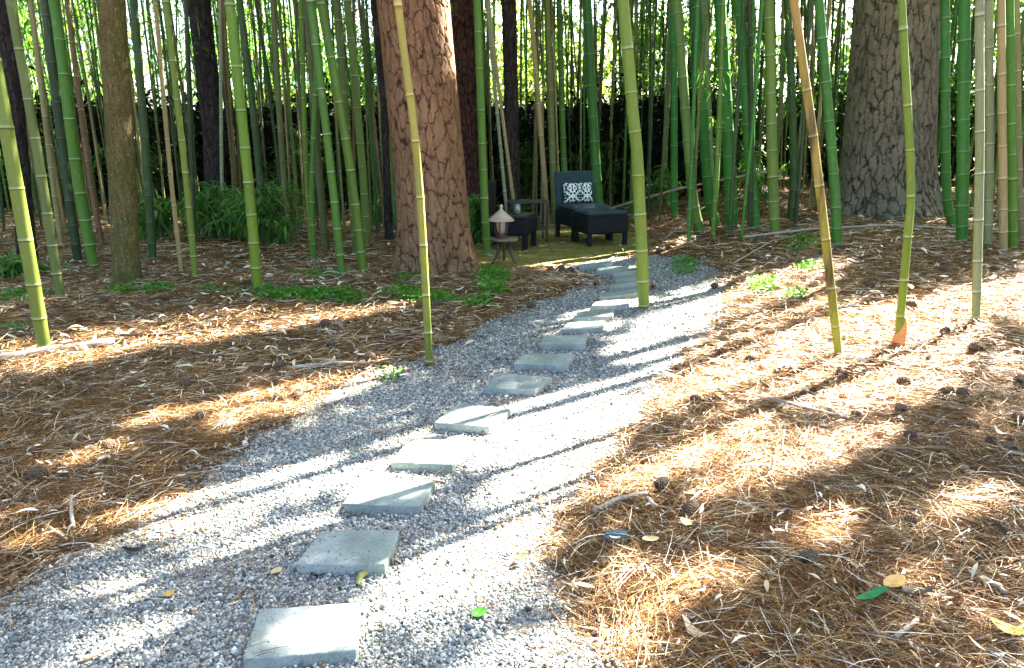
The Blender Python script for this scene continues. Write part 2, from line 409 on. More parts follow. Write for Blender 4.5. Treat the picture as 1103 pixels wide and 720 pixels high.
def m_pillow(nt, b, out):
    g = N(nt); c = g.n('ShaderNodeTexCoord'); s = g.n('ShaderNodeSeparateXYZ'); g.l(c.outputs['Object'], s.inputs[0])
    u = g.math('MULTIPLY', s.outputs[0], 1/.21); w = g.math('MULTIPLY', g.math('SUBTRACT', s.outputs[2], .135), 1/.21)
    # repeat of mirrored medallions
    fu = g.math('ABSOLUTE', g.math('SUBTRACT', g.math('FRACT', g.math('ADD', u, .5)), .5))      # 0..0.5
    fw = g.math('ABSOLUTE', g.math('SUBTRACT', g.math('FRACT', g.math('ADD', w, .75)), .5))
    r1 = g.math('SQRT', g.math('ADD', g.math('POWER', fu, 2.0), g.math('POWER', fw, 2.0)))
    gu = g.math('SUBTRACT', .5, fu); gw = g.math('SUBTRACT', .5, fw)
    r2 = g.math('SQRT', g.math('ADD', g.math('POWER', gu, 2.0), g.math('POWER', gw, 2.0)))
    r3 = g.math('SQRT', g.math('ADD', g.math('POWER', fu, 2.0), g.math('POWER', gw, 2.0)))
    a1 = g.math('SINE', g.math('MULTIPLY', r1, 26.0)); a2 = g.math('SINE', g.math('MULTIPLY', r2, 30.0)); a3 = g.math('SINE', g.math('MULTIPLY', r3, 34.0))
    k = g.math('ADD', g.math('ADD', a1, a2), g.math('MULTIPLY', a3, .8))
    d = g.math('ADD', fu, fw)
    col = g.ramp(g.math('ADD', g.math('MULTIPLY', k, .25), .5), [(.42, (.012, .014, .02)), (.5, (.70, .76, .66)), (.80, (.72, .78, .68)), (.86, (.16, .34, .30))])
    col = g.mix(g.math('LESS_THAN', d, .13), col, (.02, .03, .04))
    g.l(col, b.inputs['Base Color'])
M_pillow = mat('damask_fabric', m_pillow, .85, .15)

# ------------------------------------------------------------------ setting: ground, gravel path, patio
def axis(lo, hi, step, far_lo, far_hi):
    a = list(np.arange(lo, hi+1e-6, step)); s = step; x = hi
    while x < far_hi: s *= 1.5; x += s; a.append(x)
    s = step; x = lo; pre = []
    while x > far_lo: s *= 1.5; x -= s; pre.append(x)
    return np.array(pre[::-1]+a)
def sheet(name, X, Y, m, lift=0.0, keep=None):
    A, B = np.meshgrid(X, Y, indexing='ij'); Z = gz(A, B)+lift
    V = np.stack([A, B, Z], -1).reshape(-1, 3); ny = len(Y)
    i, j = np.meshgrid(np.arange(len(X)-1), np.arange(ny-1), indexing='ij')
    Fq = np.stack([i*ny+j, (i+1)*ny+j, (i+1)*ny+j+1, i*ny+j+1], -1)
    if keep is not None:
        k = keep(A, B); k = k[:-1, :-1] & k[1:, :-1] & k[:-1, 1:] & k[1:, 1:]
        Fq = Fq[k]; Fq = Fq.reshape(-1, 4); used, inv = np.unique(Fq, return_inverse=True); V = V[used]; Fq = inv.reshape(-1, 4)
    else: Fq = Fq.reshape(-1, 4)
    return link(name, np_mesh(name, V, Fq, m, smooth=True))
g = tag(sheet('ground', axis(-8.5, 8.5, .05, -400, 400), axis(.9, 15, .05, -200, 600), M_ground), kind='structure')
g['label'] = 'brown forest floor covered in pine straw'
p = tag(sheet('gravel_path', np.arange(-4, 4, .022), np.arange(1.0, 9.9, .022), M_gravel, .006, lambda a, b: path_sd(a, b) < 0), kind='structure')
p['label'] = 'pale crushed gravel path curving towards the patio'
t = tag(sheet('patio', np.arange(-3, 4, .04), np.arange(7, 13, .04), M_patio, .012, lambda a, b: patio_sd(a, b) < .02), kind='structure')
t['label'] = 'mossy yellow green paving under the wicker chairs'

# loose chips of gravel
def ico():
    import bmesh
    bm = bmesh.new(); bmesh.ops.create_icosphere(bm, subdivisions=1, radius=1); 
    v = np.array([p.co[:] for p in bm.verts]); f = np.array([[q.index for q in x.verts] for x in bm.faces]); bm.free(); return v, f
ICO_V, ICO_F = ico()
OCT_V = np.array([(1,0,0),(-1,0,0),(0,1,0),(0,-1,0),(0,0,1),(0,0,-1)], float)
OCT_F = np.array([(0,2,4),(2,1,4),(1,3,4),(3,0,4),(2,0,5),(1,2,5),(3,1,5),(0,3,5)])
def rand_rot(n):
    q = RNG.normal(size=(n, 4)); q /= np.linalg.norm(q, axis=1)[:, None]
    w, x, y, z = q.T
    return np.stack([1-2*(y*y+z*z), 2*(x*y-z*w), 2*(x*z+y*w), 2*(x*y+z*w), 1-2*(x*x+z*z), 2*(y*z-x*w), 2*(x*z-y*w), 2*(y*z+x*w), 1-2*(x*x+y*y)], -1).reshape(n, 3, 3)
def scatter_px(n, y0, y1, power=1.0, wide=.4):
    """ground points inside the wedge the camera can see"""
    u = RNG.random(n)
    if power == 1.0: y = y0*(y1/y0)**u
    else: y = (y0**(2-power-0)+u*(y1**(2-power)-y0**(2-power)))**(1/(2-power))
    x = (RNG.random(n)*2-1)*(y*.70+wide)
    return x, y
def chips(n, y0, y1, size, V0, F0, pw=.6):
    x, y = scatter_px(n, y0, y1, pw)
    sd = path_sd(x, y)
    k = (sd < -.0+RNG.exponential(.09, n)*(RNG.random(n) < .6)-.02) & (patio_sd(x, y) > .05)
    x = x[k]; y = y[k]; m = len(x)
    s = size*np.exp(RNG.normal(-.02, .38, m))
    sc3 = np.stack([s*RNG.uniform(.7, 1.3, m), s*RNG.uniform(.6, 1.1, m), s*RNG.uniform(.45, .8, m)], -1)
    V = V0[None]*(1+RNG.uniform(-.28, .28, (m, len(V0), 1)))*sc3[:, None, :]
    V = np.einsum('nij,nvj->nvi', rand_rot(m), V)
    z = gz(x, y)+.004+s*RNG.uniform(.1, .9, m)
    V += np.stack([x, y, z], -1)[:, None, :]
    Fq = (F0[None]+(np.arange(m)*len(V0))[:, None, None]).reshape(-1, F0.shape[1])
    base = np.array([(.40,.40,.335),(.23,.24,.21),(.13,.138,.12),(.31,.305,.25),(.56,.54,.45),(.05,.054,.048),(.29,.22,.14)])
    c = base[RNG.choice(7, m, p=[.22,.24,.17,.15,.11,.07,.04])]*RNG.uniform(.8, 1.15, (m, 1))
    return V.reshape(-1, 3), Fq, np.repeat(c, len(V0), 0)
parts = [chips(270000, 1.7, 4.2, .0037, ICO_V, ICO_F), chips(230000, 4.2, 9.8, .0054, OCT_V, OCT_F, .9)]
Vs = []; Fs = []; Cs = []; o = 0
for V, Fq, c in parts: Vs.append(V); Fs.append(Fq+o); Cs.append(c); o += len(V)
tag(link('loose_gravel', np_mesh('loose_gravel', np.vstack(Vs), np.vstack(Fs), M_stones, np.vstack(Cs))), 'loose grey and white gravel chips on the path', 'gravel', kind='stuff')

# pine straw: curved needles
def ribbons(P, dirv, L, W, bend, roll, col, seg=3):
    """thin curved strips. P start points (n,3), dirv unit (n,3)"""
    n = len(P); up = np.array([0, 0, 1.0])
    side = np.cross(dirv, up); side /= np.linalg.norm(side, axis=1)[:, None]+1e-9
    upv = np.cross(side, dirv)
    wv = side*np.cos(roll)[:, None]+upv*np.sin(roll)[:, None]
    V = np.zeros((n, seg+1, 2, 3))
    for s in range(seg+1):
        t = s/seg
        ctr = P+dirv*(L*t)[:, None]+side*(bend[:, 0]*L*(t*t))[:, None]+upv*(bend[:, 1]*L*(t-t*t)*2)[:, None]
        wd = W*(1-.75*abs(2*t-1)**3)
        V[:, s, 0] = ctr-wv*wd[:, None]/2; V[:, s, 1] = ctr+wv*wd[:, None]/2
    idx = np.arange(n)[:, None]*(2*(seg+1))
    fs = [np.stack([idx[:, 0]+2*s, idx[:, 0]+2*s+1, idx[:, 0]+2*s+3, idx[:, 0]+2*s+2], -1) for s in range(seg)]
    return V.reshape(-1, 3), np.concatenate(fs), np.repeat(col, 2*(seg+1), 0)
def straw(n, y0, y1, pw, wmul, lmul):
    x, y = scatter_px(n, y0, y1, pw, 1.9)
    sd = path_sd(x, y); pd = patio_sd(x, y)
    clump = fbm(x*2.1+3, y*2.1, 3)
    pr = np.where(sd > .02, 1.0, np.where(sd > -.40, .45*np.exp(sd/.12), .022+.16*np.clip(clump-.56, 0, 1)))
    pr = np.where(pd < 0, .02, pr)*np.clip(.35+1.7*(clump-.25), .3, 1)
    k = RNG.random(n) < pr; x = x[k]; y = y[k]; sd = sd[k]; m = len(x)
    L = lmul*RNG.uniform(.08, .20, m); W = wmul*RNG.uniform(.0013, .0026, m)
    flow = fbm(x*1.1+50, y*1.1)*9+RNG.normal(0, .9, m)
    el = RNG.normal(.02, .11, m)
    d = np.stack([np.cos(flow)*np.cos(el), np.sin(flow)*np.cos(el), np.sin(el)], -1)
    z = gz(x, y)+.006+RNG.random(m)**1.5*.024*np.where(sd > 0, 1, .25)-np.minimum(0, np.sin(el))*L*.5
    P = np.stack([x, y, z], -1)-d*L[:, None]*.5
    pal = np.array([(.15,.062,.015),(.23,.11,.028),(.38,.23,.085),(.54,.42,.24),(.06,.024,.008),(.16,.095,.022),(.70,.60,.43)])
    c = pal[RNG.choice(7, m, p=[.25,.20,.12,.08,.20,.08,.07])]*RNG.uniform(.75, 1.2, (m, 1))
    tone = (.72+.55*fbm(x*.9+7, y*.9+3))[:, None]
    return ribbons(P, d, L, W, np.stack([RNG.normal(0, .22, m), RNG.normal(0, .12, m)], -1), RNG.uniform(0, PI, m), c*tone)
def merge(parts):
    Vs = []; Fs = []; Cs = []; o = 0
    for V, Fq, c in parts: Vs.append(V); Fs.append(Fq+o); Cs.append(c); o += len(V)
    return np.vstack(Vs), np.vstack(Fs), np.vstack(Cs)
V, Fq, c = merge([straw(240000, 1.3, 4.2, .8, 1.0, 1.0), straw(140000, 4.2, 8.0, .9, 1.5, 1.1), straw(70000, 8.0, 13.0, .9, 2.4, 1.3)])
tag(link('pine_straw', np_mesh('pine_straw', V, Fq, M_straw, c)), 'brown and tan fallen pine needles covering the ground', 'pine straw', kind='stuff')

# dry bamboo leaves, sheath flakes and chips lying in the straw
def flakes(n, y0, y1, pw, sz):
    x, y = scatter_px(n, y0, y1, pw, 1.9); sd = path_sd(x, y); pd = patio_sd(x, y)
    k = (RNG.random(n) < np.where(sd > 0, .35+1.3*np.clip(fbm(x*1.6+20, y*1.6)-.42, 0, 1), .025)*np.where(pd > 0, 1, .35)); x = x[k]; y = y[k]; sd = sd[k]; m = len(x)
    L = sz*np.exp(RNG.normal(0, .4, m)); W = L*RNG.uniform(.10, .30, m); a = RNG.uniform(0, 2*PI, m); el = RNG.normal(.03, .18, m)
    d = np.stack([np.cos(a)*np.cos(el), np.sin(a)*np.cos(el), np.sin(el)], -1)
    P = np.stack([x, y, gz(x, y)+.012+RNG.random(m)*.035*np.where(sd > 0, 1, .2)], -1)-d*L[:, None]/2
    pal = np.array([(.60,.50,.34),(.48,.36,.20),(.68,.60,.46),(.20,.11,.05),(.34,.22,.09),(.055,.035,.022)])
    c = pal[RNG.choice(6, m, p=[.24,.2,.14,.18,.14,.10])]*RNG.uniform(.8, 1.15, (m, 1))
    return ribbons(P, d, L, W, np.stack([RNG.normal(0, .15, m), RNG.normal(0, .3, m)], -1), RNG.normal(0, .45, m), c)
V, Fq, c = merge([flakes(15000, 1.3, 4.2, .8, .028), flakes(15000, 4.2, 8, .9, .05), flakes(13000, 8, 14, .9, .062)])
tag(link('leaf_litter', np_mesh('leaf_litter', V, Fq, M_straw, c)), 'pale dry bamboo leaves and sheath flakes scattered in the straw', 'leaf litter', kind='stuff')

# ------------------------------------------------------------------ stepping stones
ST = [  # TL, TR, BR, BL of the top face in photo pixels, label
 ((279,657),(388,649),(385,700),(260,710), 'square grey stepping stone beginning the row, crossed by a diagonal sun band'),
 ((347,573),(431,571),(415,608),(317,609), 'grey green stepping stone with a curled yellow sheath lying in front of its edge'),
 ((390,517),(470,517),(451,545),(368,543), 'third stepping stone of the row from the near end, blue shaded front edge'),
 ((442,472),(511,475),(488,500),(420,497), 'fourth stepping stone of the row from the near end, bleached by full sun'),
 ((494,435),(551,441),(528,460),(467,456), 'fifth stepping stone from the near end of the row, sun streaked, blue edged'),
 ((536,402),(595,407),(577,420),(521,418), 'sixth stepping stone of the row from the near end, pale with thin dark shadow streaks'),
 ((563,381),(620,381),(610,393),(553,392), 'seventh stepping stone of the row from the near end, teal grey and mostly shaded'),
 ((585,362),(633,361),(630,371),(581,371), 'eighth stepping stone of the row from the near end'),
 ((612,347),(653,346),(649,353),(603,355), 'ninth stepping stone of the row from the near end'),
 ((623,336),(662,333),(660,341),(617,343), 'tenth stepping stone of the row from the near end'),
 ((642,325),(679,322),(677,328),(637,330), 'eleventh stepping stone of the row, just in front of the thick lone bamboo culm'),
 ((648,317),(687,311),(686,316),(646,321), 'twelfth stepping stone of the row, directly behind the thick lone culm foot'),
 ((658,306.5),(688,302.5),(688,307),(656,310.5), 'thirteenth stepping stone of the row, partly hidden by the thick lone culm'),
 ((664,299.5),(688,296.5),(688,301),(662,303), 'fourteenth stepping stone of the row, fourth from the patio end'),
 ((660,293),(687,291),(688,294.5),(660,296.5), 'third stepping stone counted back from the patio end of the row'),
 ((643,288),(677,286.5),(678,289.5),(642,291.5), 'flat grey stepping stone second from the patio'),
 ((623,284.5),(658,281.5),(660,284),(624,287.5), 'flat stepping stone touching the edge of the mossy patio'),
]
SLABS = []
def stepping_stone(q, label):
    Z = .048
    P = []
    for (px, py) in q[:4]: P.append(at(px, py, Z))
    P = np.array(P); c = P.mean(0); zt = float(gz(c[0], c[1]))+Z
    P[:, 2] = zt; loc = np.array([c[0], c[1], zt-.06])
    # rounded slab: ring profile over the quad (TL,TR,BR,BL)
    Q = P-loc; Q = Q[::-1]                      # counter clockwise from above
    rnd = random.Random(label)
    outline = []
    for i in range(4):
        a = Q[i]; b = Q[(i+1) % 4]
        for k in range(14):
            t = k/14; e = a*(1-t)+b*t
            # chip the corners slightly
            cut = .005*(max(0, 1-14*t/1.2)+max(0, 1-14*(1-t)/1.2)); cc = Q.mean(0)
            e = e+(cc-e)*cut/max(.05, np.linalg.norm(cc-e)) + np.array([rnd.gauss(0, .0011), rnd.gauss(0, .0011), 0])
            outline.append(e)
    O = np.array(outline); C = O.mean(0); n = len(O)
    tilt = np.array([rnd.gauss(0, .008), rnd.gauss(0, .008)])
    rings = []
    for ins, z in ((0, -.05), (0, .0555), (.0015, .0585), (.0045, .060)):
        dl = np.linalg.norm((O-C)[:, :2], axis=1)[:, None]
        R = C+(O-C)*(1-ins/dl); R = R.copy(); R[:, 2] = z+(R[:, :2]@tilt)*(1 if z > 0 else 0); rings.append(R)
    V = np.vstack(rings+[np.array([[C[0], C[1], .0602]])]); fs = []
    for r in range(len(rings)-1):
        for i in range(n):
            j = (i+1) % n; fs.append((r*n+i, r*n+j, (r+1)*n+j, (r+1)*n+i))
    r = len(rings)-1
    for i in range(n): fs.append((r*n+i, r*n+(i+1) % n, len(V)-1))
    SLABS.append((P.copy(), zt+.0005))
    m = MB(); m.add(V, fs); o = m.build('stepping_stone', M_slab); o.location = loc
    tag(o, label, 'stepping stone', 'stepping stones along the gravel path'); return o
for s in ST: stepping_stone(s[:4], s[4])
qp = []; gp = []
for P_, z_ in SLABS[:10]:
    for _ in range(11):
        u_, v_ = RNG.random(2)*1.1-.05; qp.append((P_[0]*(1-u_)+P_[1]*u_)*(1-v_)+(P_[3]*(1-u_)+P_[2]*u_)*v_+np.array([0, 0, .015]))
    for _ in range(26):
        u_, v_ = RNG.beta(.5, .5, 2)*.96+.02; gp.append((P_[0]*(1-u_)+P_[1]*u_)*(1-v_)+(P_[3]*(1-u_)+P_[2]*u_)*v_+np.array([0, 0, .013]))
qp = np.array(qp); a_ = RNG.uniform(0, 6.28, len(qp)); dd_ = np.stack([np.cos(a_), np.sin(a_), a_*0+.02], -1); L_ = RNG.uniform(.03, .15, len(qp))
V, Fq, c = ribbons(qp-dd_*L_[:, None]/2, dd_, L_, RNG.uniform(.0013, .0022, len(qp)), RNG.normal(0, .15, (len(qp), 2)), RNG.uniform(0, 3, len(qp)), np.array([(.20,.10,.03),(.34,.22,.10),(.09,.045,.015)])[RNG.integers(0, 3, len(qp))])
tag(link('fallen_needles', np_mesh('fallen_needles', V, Fq, M_straw, c)), 'stray pine needles lying on the stepping stones', 'pine needles', kind='stuff')
for P_, z_ in SLABS[:12]:
    for _ in range(120):
        k_ = int(RNG.integers(0, 4)); u_ = RNG.random(); e_ = P_[k_]*(1-u_)+P_[(k_+1) % 4]*u_; o_ = e_-P_.mean(0); o_ = o_/np.linalg.norm(o_)*abs(RNG.normal(.006, .012)); q_ = e_+o_
        q_[2] = z_-.048+RNG.random()*max(.004, .024-.5*np.linalg.norm(o_)); gp.append(q_)
gp = np.array(gp); m_ = len(gp); sz_ = RNG.uniform(.003, .0065, m_); sz_[:260] *= .6
V = np.einsum('nij,nvj->nvi', rand_rot(m_), ICO_V[None]*sz_[:, None, None]*(1+RNG.uniform(-.25, .25, (m_, 12, 1))))+gp[:, None]
tag(link('loose_grit', np_mesh('loose_grit', V.reshape(-1, 3), (ICO_F[None]+(np.arange(m_)*12)[:, None, None]).reshape(-1, 3), M_stones, np.repeat(np.array([(.3,.29,.27),(.12,.12,.11),(.2,.15,.1)])[RNG.integers(0, 3, m_)], 12, 0))), 'grit and small chips kicked onto the stepping stones', 'grit', kind='stuff')

# ------------------------------------------------------------------ leaves
def leaves(P, d, L, W, col, droop=.25):
    n = len(P); up = np.array([0, 0, 1.0])
    s = np.cross(d, up+RNG.normal(0, .5, (n, 3))); s /= np.linalg.norm(s, axis=1)[:, None]+1e-9
    mid = P+d*(L*.45)[:, None]; tip = P+d*L[:, None]; tip[:, 2] -= L*droop
    V = np.stack([P, mid-s*W[:, None]/2, tip, mid+s*W[:, None]/2], 1).reshape(-1, 3)
    return V, np.arange(4*n).reshape(n, 4), np.repeat(col, 4, 0)
def unit(v): return v/(np.linalg.norm(v, axis=-1, keepdims=True)+1e-9)
PAL_B = np.array([(.05,.15,.02),(.075,.20,.03),(.03,.10,.018),(.11,.23,.035),(.16,.24,.05)])
def bamboo_spray(centres, per, rad, L, pal=PAL_B, tint=1.0):
    """little drooping clusters of narrow leaves round given points"""
    n = len(centres)*per; c = np.repeat(centres, per, 0)
    P = c+RNG.normal(0, 1, (n, 3))*rad
    d = unit(RNG.normal(0, 1, (n, 3))*np.array([1, 1, .55])+np.array([0, 0, -.35]))
    l = L*np.exp(RNG.normal(0, .3, n)); col = pal[RNG.integers(0, len(pal), n)]*RNG.uniform(.7, 1.3, (n, 1))*tint
    return leaves(P, d, l, l*RNG.uniform(.11, .17, n), col)

# ------------------------------------------------------------------ bamboo culms
def culm_mesh(pts, r0, r1, mat_, step=.27, sides=12, seed=0):
    """pts: polyline relative to the base. node rings carry attribute node (+1 pale ring, -1 dark line)"""
    rnd = random.Random(seed)
    P = np.array(pts, float); seg = np.linalg.norm(np.diff(P, axis=0), axis=1); cum = np.concatenate([[0], np.cumsum(seg)]); tot = cum[-1]
    # smooth curve through the points
    def pos(s):
        s = min(max(s, 0), tot); i = min(int(np.searchsorted(cum, s, 'right'))-1, len(seg)-1); t = (s-cum[i])/seg[i]
        p0 = P[max(i-1, 0)]; p1 = P[i]; p2 = P[i+1]; p3 = P[min(i+2, len(P)-1)]
        m1 = (p2-p0)/2; m2 = (p3-p1)/2
        if i == 0: m1 = p2-p1
        if i+2 > len(P)-1: m2 = p2-p1
        t2 = t*t; t3 = t2*t
        return (2*t3-3*t2+1)*p1+(t3-2*t2+t)*m1+(-2*t3+3*t2)*p2+(t3-t2)*m2
    rings = []; s = -.0
    node = .06; k = 0
    ss = [(0, 1.0, 0)]
    while node < tot-.03:
        w = min(.0055, .16*r0+.002)
        for ds, rr, a in ((-2.6*w, .985, 0), (-1.1*w, 1.0, -.5), (-.45*w, 1.035, -1), (.25*w, 1.045, 1), (1.5*w, 1.008, .6), (3.2*w, .985, 0)): ss.append((node+ds, rr, a))
        nxt = step*(.55+.5*min(1, k/5))*rnd.uniform(.88, 1.12); 
        if node+nxt*.5 < tot: ss.append((node+nxt*.5, .965, 0))
        node += nxt; k += 1
    ss.append((tot, 1, 0)); ss.sort()
    V = []; A = []; TN = []; tn_ = rnd.uniform(-1, 1)
    zz = [rnd.gauss(0, .0025) for _ in range(len(ss)+4)]
    for i, (s, rr, a) in enumerate(ss):
        if a == 1: tn_ = rnd.uniform(-1, 1)
        TN += [tn_]*sides
        c = pos(s); T = unit(pos(s+.02)-pos(s-.02)); X = unit(np.cross(T, [0.05, 1, .1])); Y = np.cross(X, T)
        r = (r0+(r1-r0)*(s/tot))*rr
        if s < .25: r *= .86+.14*s/.25
        for q in range(sides):
            th = 2*PI*q/sides; V.append(c+(X*math.cos(th)+Y*math.sin(th))*r); A.append(a)
    n = sides; i = np.arange(len(ss)-1)[:, None]; q = np.arange(n)[None]; j = (q+1) % n
    Fq = np.stack([i*n+j*np.ones_like(i), i*n+q, (i+1)*n+q, (i+1)*n+j*np.ones_like(i)], -1).reshape(-1, 4)
    Fq = Fq[:, ::-1]
    return np_mesh('bamboo_culm', np.array(V), Fq, mat_, smooth=True, attrs={'node': A, 'tone': TN})

def px_culm(path, wpx, mat_, label, H=9.5, cat='bamboo', group=None, step=.35, name='bamboo_culm', taper=.7, sink=.03, Y=None):
    """path: photo pixels from the foot upward; the culm stands at the depth of its foot"""
    b = at(*path[0]) if Y is None else on_ray(path[0][0], path[0][1], Y)
    b[2] = float(gz(b[0], b[1]))-sink
    pts = [b*0]
    for (px, py) in path[1:]: pts.append(on_ray(px, py, b[1])-b)
    pts = [np.array(p) for p in pts]
    top = pts[-1]; d = unit(pts[-1]-pts[-2])
    if top[2] < H:
        for f in (.35, .7, 1.0):
            L = (H-top[2])*f; pts.append(top+d*L+np.array([.10*d[0], -.03, -.0])*L*f)
    r0 = wpx*b[1]/F/2
    o = link(name, culm_mesh(pts, r0, r0*taper*.75, CM[mat_] if isinstance(mat_, str) else mat_, step, seed=int(path[0][0]*7+path[0][1])))
    o.location = b; tag(o, label, cat, group or 'tall bamboo culms around the clearing'); return o

MAIN = [
 ([(49,382),(14,180),(-8,55),(-18,0)], 15, 'lime', 'thick yellow green culm standing behind the pale fallen pole, leaning out of the frame'),
 ([(66,327),(43,180),(11,0)], 10, 'olive', 'olive culm rising just behind the thick yellow green culm by the fallen pole'),
 ([(67,268),(55,180),(33,0)], 6, 'tan', 'slim tan culm beside the blackened trunk, behind the olive culm'),
 ([(85,288),(70,180),(48,0)], 10, 'dark', 'dark green culm beside the bright green culm in front of the mossy trunk'),
 ([(102,293),(82,180),(66,55),(58,0)], 12, 'green', 'stout green culm standing close beside the mossy trunk'),
 ([(110,265),(95,180),(72,0)], 6, 'brown', 'slim brown culm partly covered by the mossy trunk'),
 ([(165,285),(158,180),(144,0)], 9, 'dark', 'dark green culm just past the mossy trunk on its pathward side'),
 ([(196,299),(183,180),(167,0)], 5, 'tan', 'thin tan culm whose foot catches the sun, next to a slim green one'),
 ([(211,305),(199,180),(178,0)], 7.5, 'lime', 'slim yellow green culm between the thin tan culm and the leafy shrub'),
 ([(210,268),(205,140),(200,0)], 5, 'dark', 'thin dark culm in front of the tall blackened trunk'),
 ([(241,262),(239,200),(237,0)], 4, 'grey', 'very thin grey culm rising from inside the leafy shrub'),
 ([(278,317),(266,180),(247,0)], 11.5, 'lime', 'bright yellow green culm in front of the leafy shrub, weeds at its foot'),
 ([(258,255),(253,195),(247,110),(240,0)], 5, 'brown', 'slim brown culm behind the leafy shrub'),
 ([(286,268),(275,140),(258,0)], 8, 'dark', 'dark culm right behind the bright yellow green culm by the shrub'),
 ([(312,270),(303,153),(294,0)], 7, 'dark', 'dark culm between the leafy shrub and the dense clump of green culms'),
 ([(337,282),(330,180),(324,0)], 6, 'lime', 'first slim culm of the dense clump beside the reddish pine, on the shrub side'),
 ([(339,284),(336,200),(341,60),(338,0)], 6, 'green', 'slim green culm bowed the other way inside the dense clump'),
 ([(352,276),(343,180),(336,80),(330,0)], 9, 'dark', 'dark green culm at the back of the dense clump'),
 ([(369,301),(356,180),(341,55),(334,0)], 9.5, 'green', 'stout green culm in the middle of the dense clump, weeds before it'),
 ([(392,298),(377,180),(345,0)], 10.5, 'lime', 'slanting yellow green culm of the dense clump, the one that leans most'),
 ([(384,278),(374,145),(362,0)], 9, 'olive', 'olive culm at the back of the dense clump on the pine side'),
 ([(395,272),(391,190),(374,0)], 9, 'green', 'green culm of the dense clump standing closest against the reddish pine'),
 ([(463,395),(450,180),(428,0)], 9, 'gold', 'thin golden culm with a green foot standing in front of the reddish pine'),
 ([(525,276),(521,200),(514,0)], 9, 'green', 'green culm between the reddish pine and the lantern'),
 ([(549,262),(543,200),(524,0)], 4, 'grey', 'thin grey culm behind the low dark side table'),
 ([(560,258),(551,200),(533,60),(526,0)], 4, 'tan', 'thin tan culm behind the low dark side table'),
 ([(590,248),(587,200),(575,50),(570,0)], 6, 'tan', 'slim tan culm just beside the chair back with the patterned pillow'),
 ([(599,245),(596,190),(589,0)], 8, 'olive', 'olive culm rising behind one corner of the chair back'),
 ([(613,243),(608,189),(602,0)], 7, 'green', 'slim green culm rising behind the middle of the chair back'),
 ([(650,242),(643,200),(632,0)], 11.5, 'teal', 'stout deep green culm touching the edge of the chair back'),
 ([(694,333),(687,180),(682,125),(671,0)], 13.5, 'lime', 'thick lone culm standing in the gravel beside the stepping stones'),
 ([(726,238),(726,100),(724,0)], 8, 'teal', 'slim deep green culm behind the thick pair at the edge of the gravel'),
 ([(755,253),(745,200),(729,0)], 11, 'teal', 'deep green culm with its foot on the straw bank beside the gravel end'),
 ([(771,246),(762,190),(750,0)], 12, 'teal', 'deep green culm second along the straw bank from the gravel end'),
 ([(768,232),(764,139),(759,0)], 7, 'grey', 'grey green culm squeezed between the deep green culms on the bank'),
 ([(788,247),(786,180),(775,0)], 14, 'teal', 'very dark stout culm on the straw bank'),
 ([(814,250),(809,190),(798,28),(794,0)], 12, 'teal', 'deep green culm on the bank with a pale leaf spray beside it'),
 ([(835,255),(832,180),(828,0)], 12, 'green', 'green culm on the bank standing beside the brown sheathed leaning culm'),
 ([(851,240),(855,190),(852,78),(848,0)], 9, 'dark', 'dark green culm half hidden by the brown sheathed leaning culm'),
 ([(904,391),(880,180),(855,0)], 10, 'sheath', 'leaning culm streaked brown by an old sheath, standing alone in the sunlit straw'),
 ([(902,270),(898,190),(882,0)], 11, 'teal', 'deep green culm against the flank of the wide grey pine'),
 ([(965,380),(968,360),(978,250),(981,190),(971,0)], 9, 'lime', 'slender bowed culm with an orange foot in front of the wide grey pine'),
 ([(1026,246),(1019,190),(1018,0)], 10, 'teal', 'deep green culm just past the wide grey pine'),
 ([(1036,265),(1037,190),(1039,0)], 13, 'teal', 'stout deep green culm, thickest of the group past the wide grey pine'),
 ([(1051,351),(1055,180),(1055,0)], 9.5, 'grey', 'pale grey green culm standing alone in the sunlit straw near the frame edge'),
 ([(1064,269),(1066,150),(1065,0)], 9, 'grey', 'grey green culm close behind the pale lone culm'),
 ([(1081,275),(1080,180),(1078,0)], 9, 'tan', 'straw coloured dead culm in the group past the wide grey pine'),
 ([(1091,272),(1090,190),(1087,0)], 10, 'green', 'green culm beside the straw coloured dead culm'),
 ([(1100,262),(1097,150),(1095,0)], 7, 'tan', 'tan culm at the very edge of the frame past the straw coloured one'),
]
main_objs = [px_culm(*m) for m in MAIN]
def twig_foliage(o, zlo, zhi, n, r, L=.10, tint=1.0):
    z = RNG.uniform(zlo, zhi, n); a = RNG.uniform(0, 2*PI, n); C = np.stack([np.cos(a)*r*RNG.uniform(.4, 1, n), np.sin(a)*r*RNG.uniform(.4, 1, n), z], -1)
    V, Fq, c = bamboo_spray(C, 7, .05, L, PAL_B*1.3, tint)
    B = C*np.array([0, 0, 1])-np.array([0, 0, .1])+np.array([z*0, z*0, z*0]).T; dv = C-B; l = np.linalg.norm(dv, axis=1)
    v2, f2, c2 = ribbons(B, dv/l[:, None], l, np.full(n, .004), np.zeros((n, 2)), RNG.uniform(0, 3, n), np.tile([(.09, .12, .04)], (n, 1)))
    link('foliage', np_mesh('foliage', np.vstack([V, v2]), np.vstack([Fq, f2+len(V)]), M_leaf, np.vstack([c, c2])), o)
twig_foliage(main_objs[36], 1.6, 3.2, 26, .4); twig_foliage(main_objs[35], 1.9, 3.4, 22, .4); twig_foliage(main_objs[32], 1.2, 2.0, 8, .25);
# split sheath still round the foot of the bowed culm
b = at(965, 380); sh = MB()
sh.tube([(0, 0, -.02), (.008, 0, .05), (.02, 0, .13), (.034, 0, .2)], [.040, .040, .030, .012], 10)
so = sh.build('sheath', m_plain('orange_sheath', (.50, .20, .06), .3, .6), main_objs[41], True); so.location = (0, 0, .03); so['label'] = 'orange dry sheath round the foot'

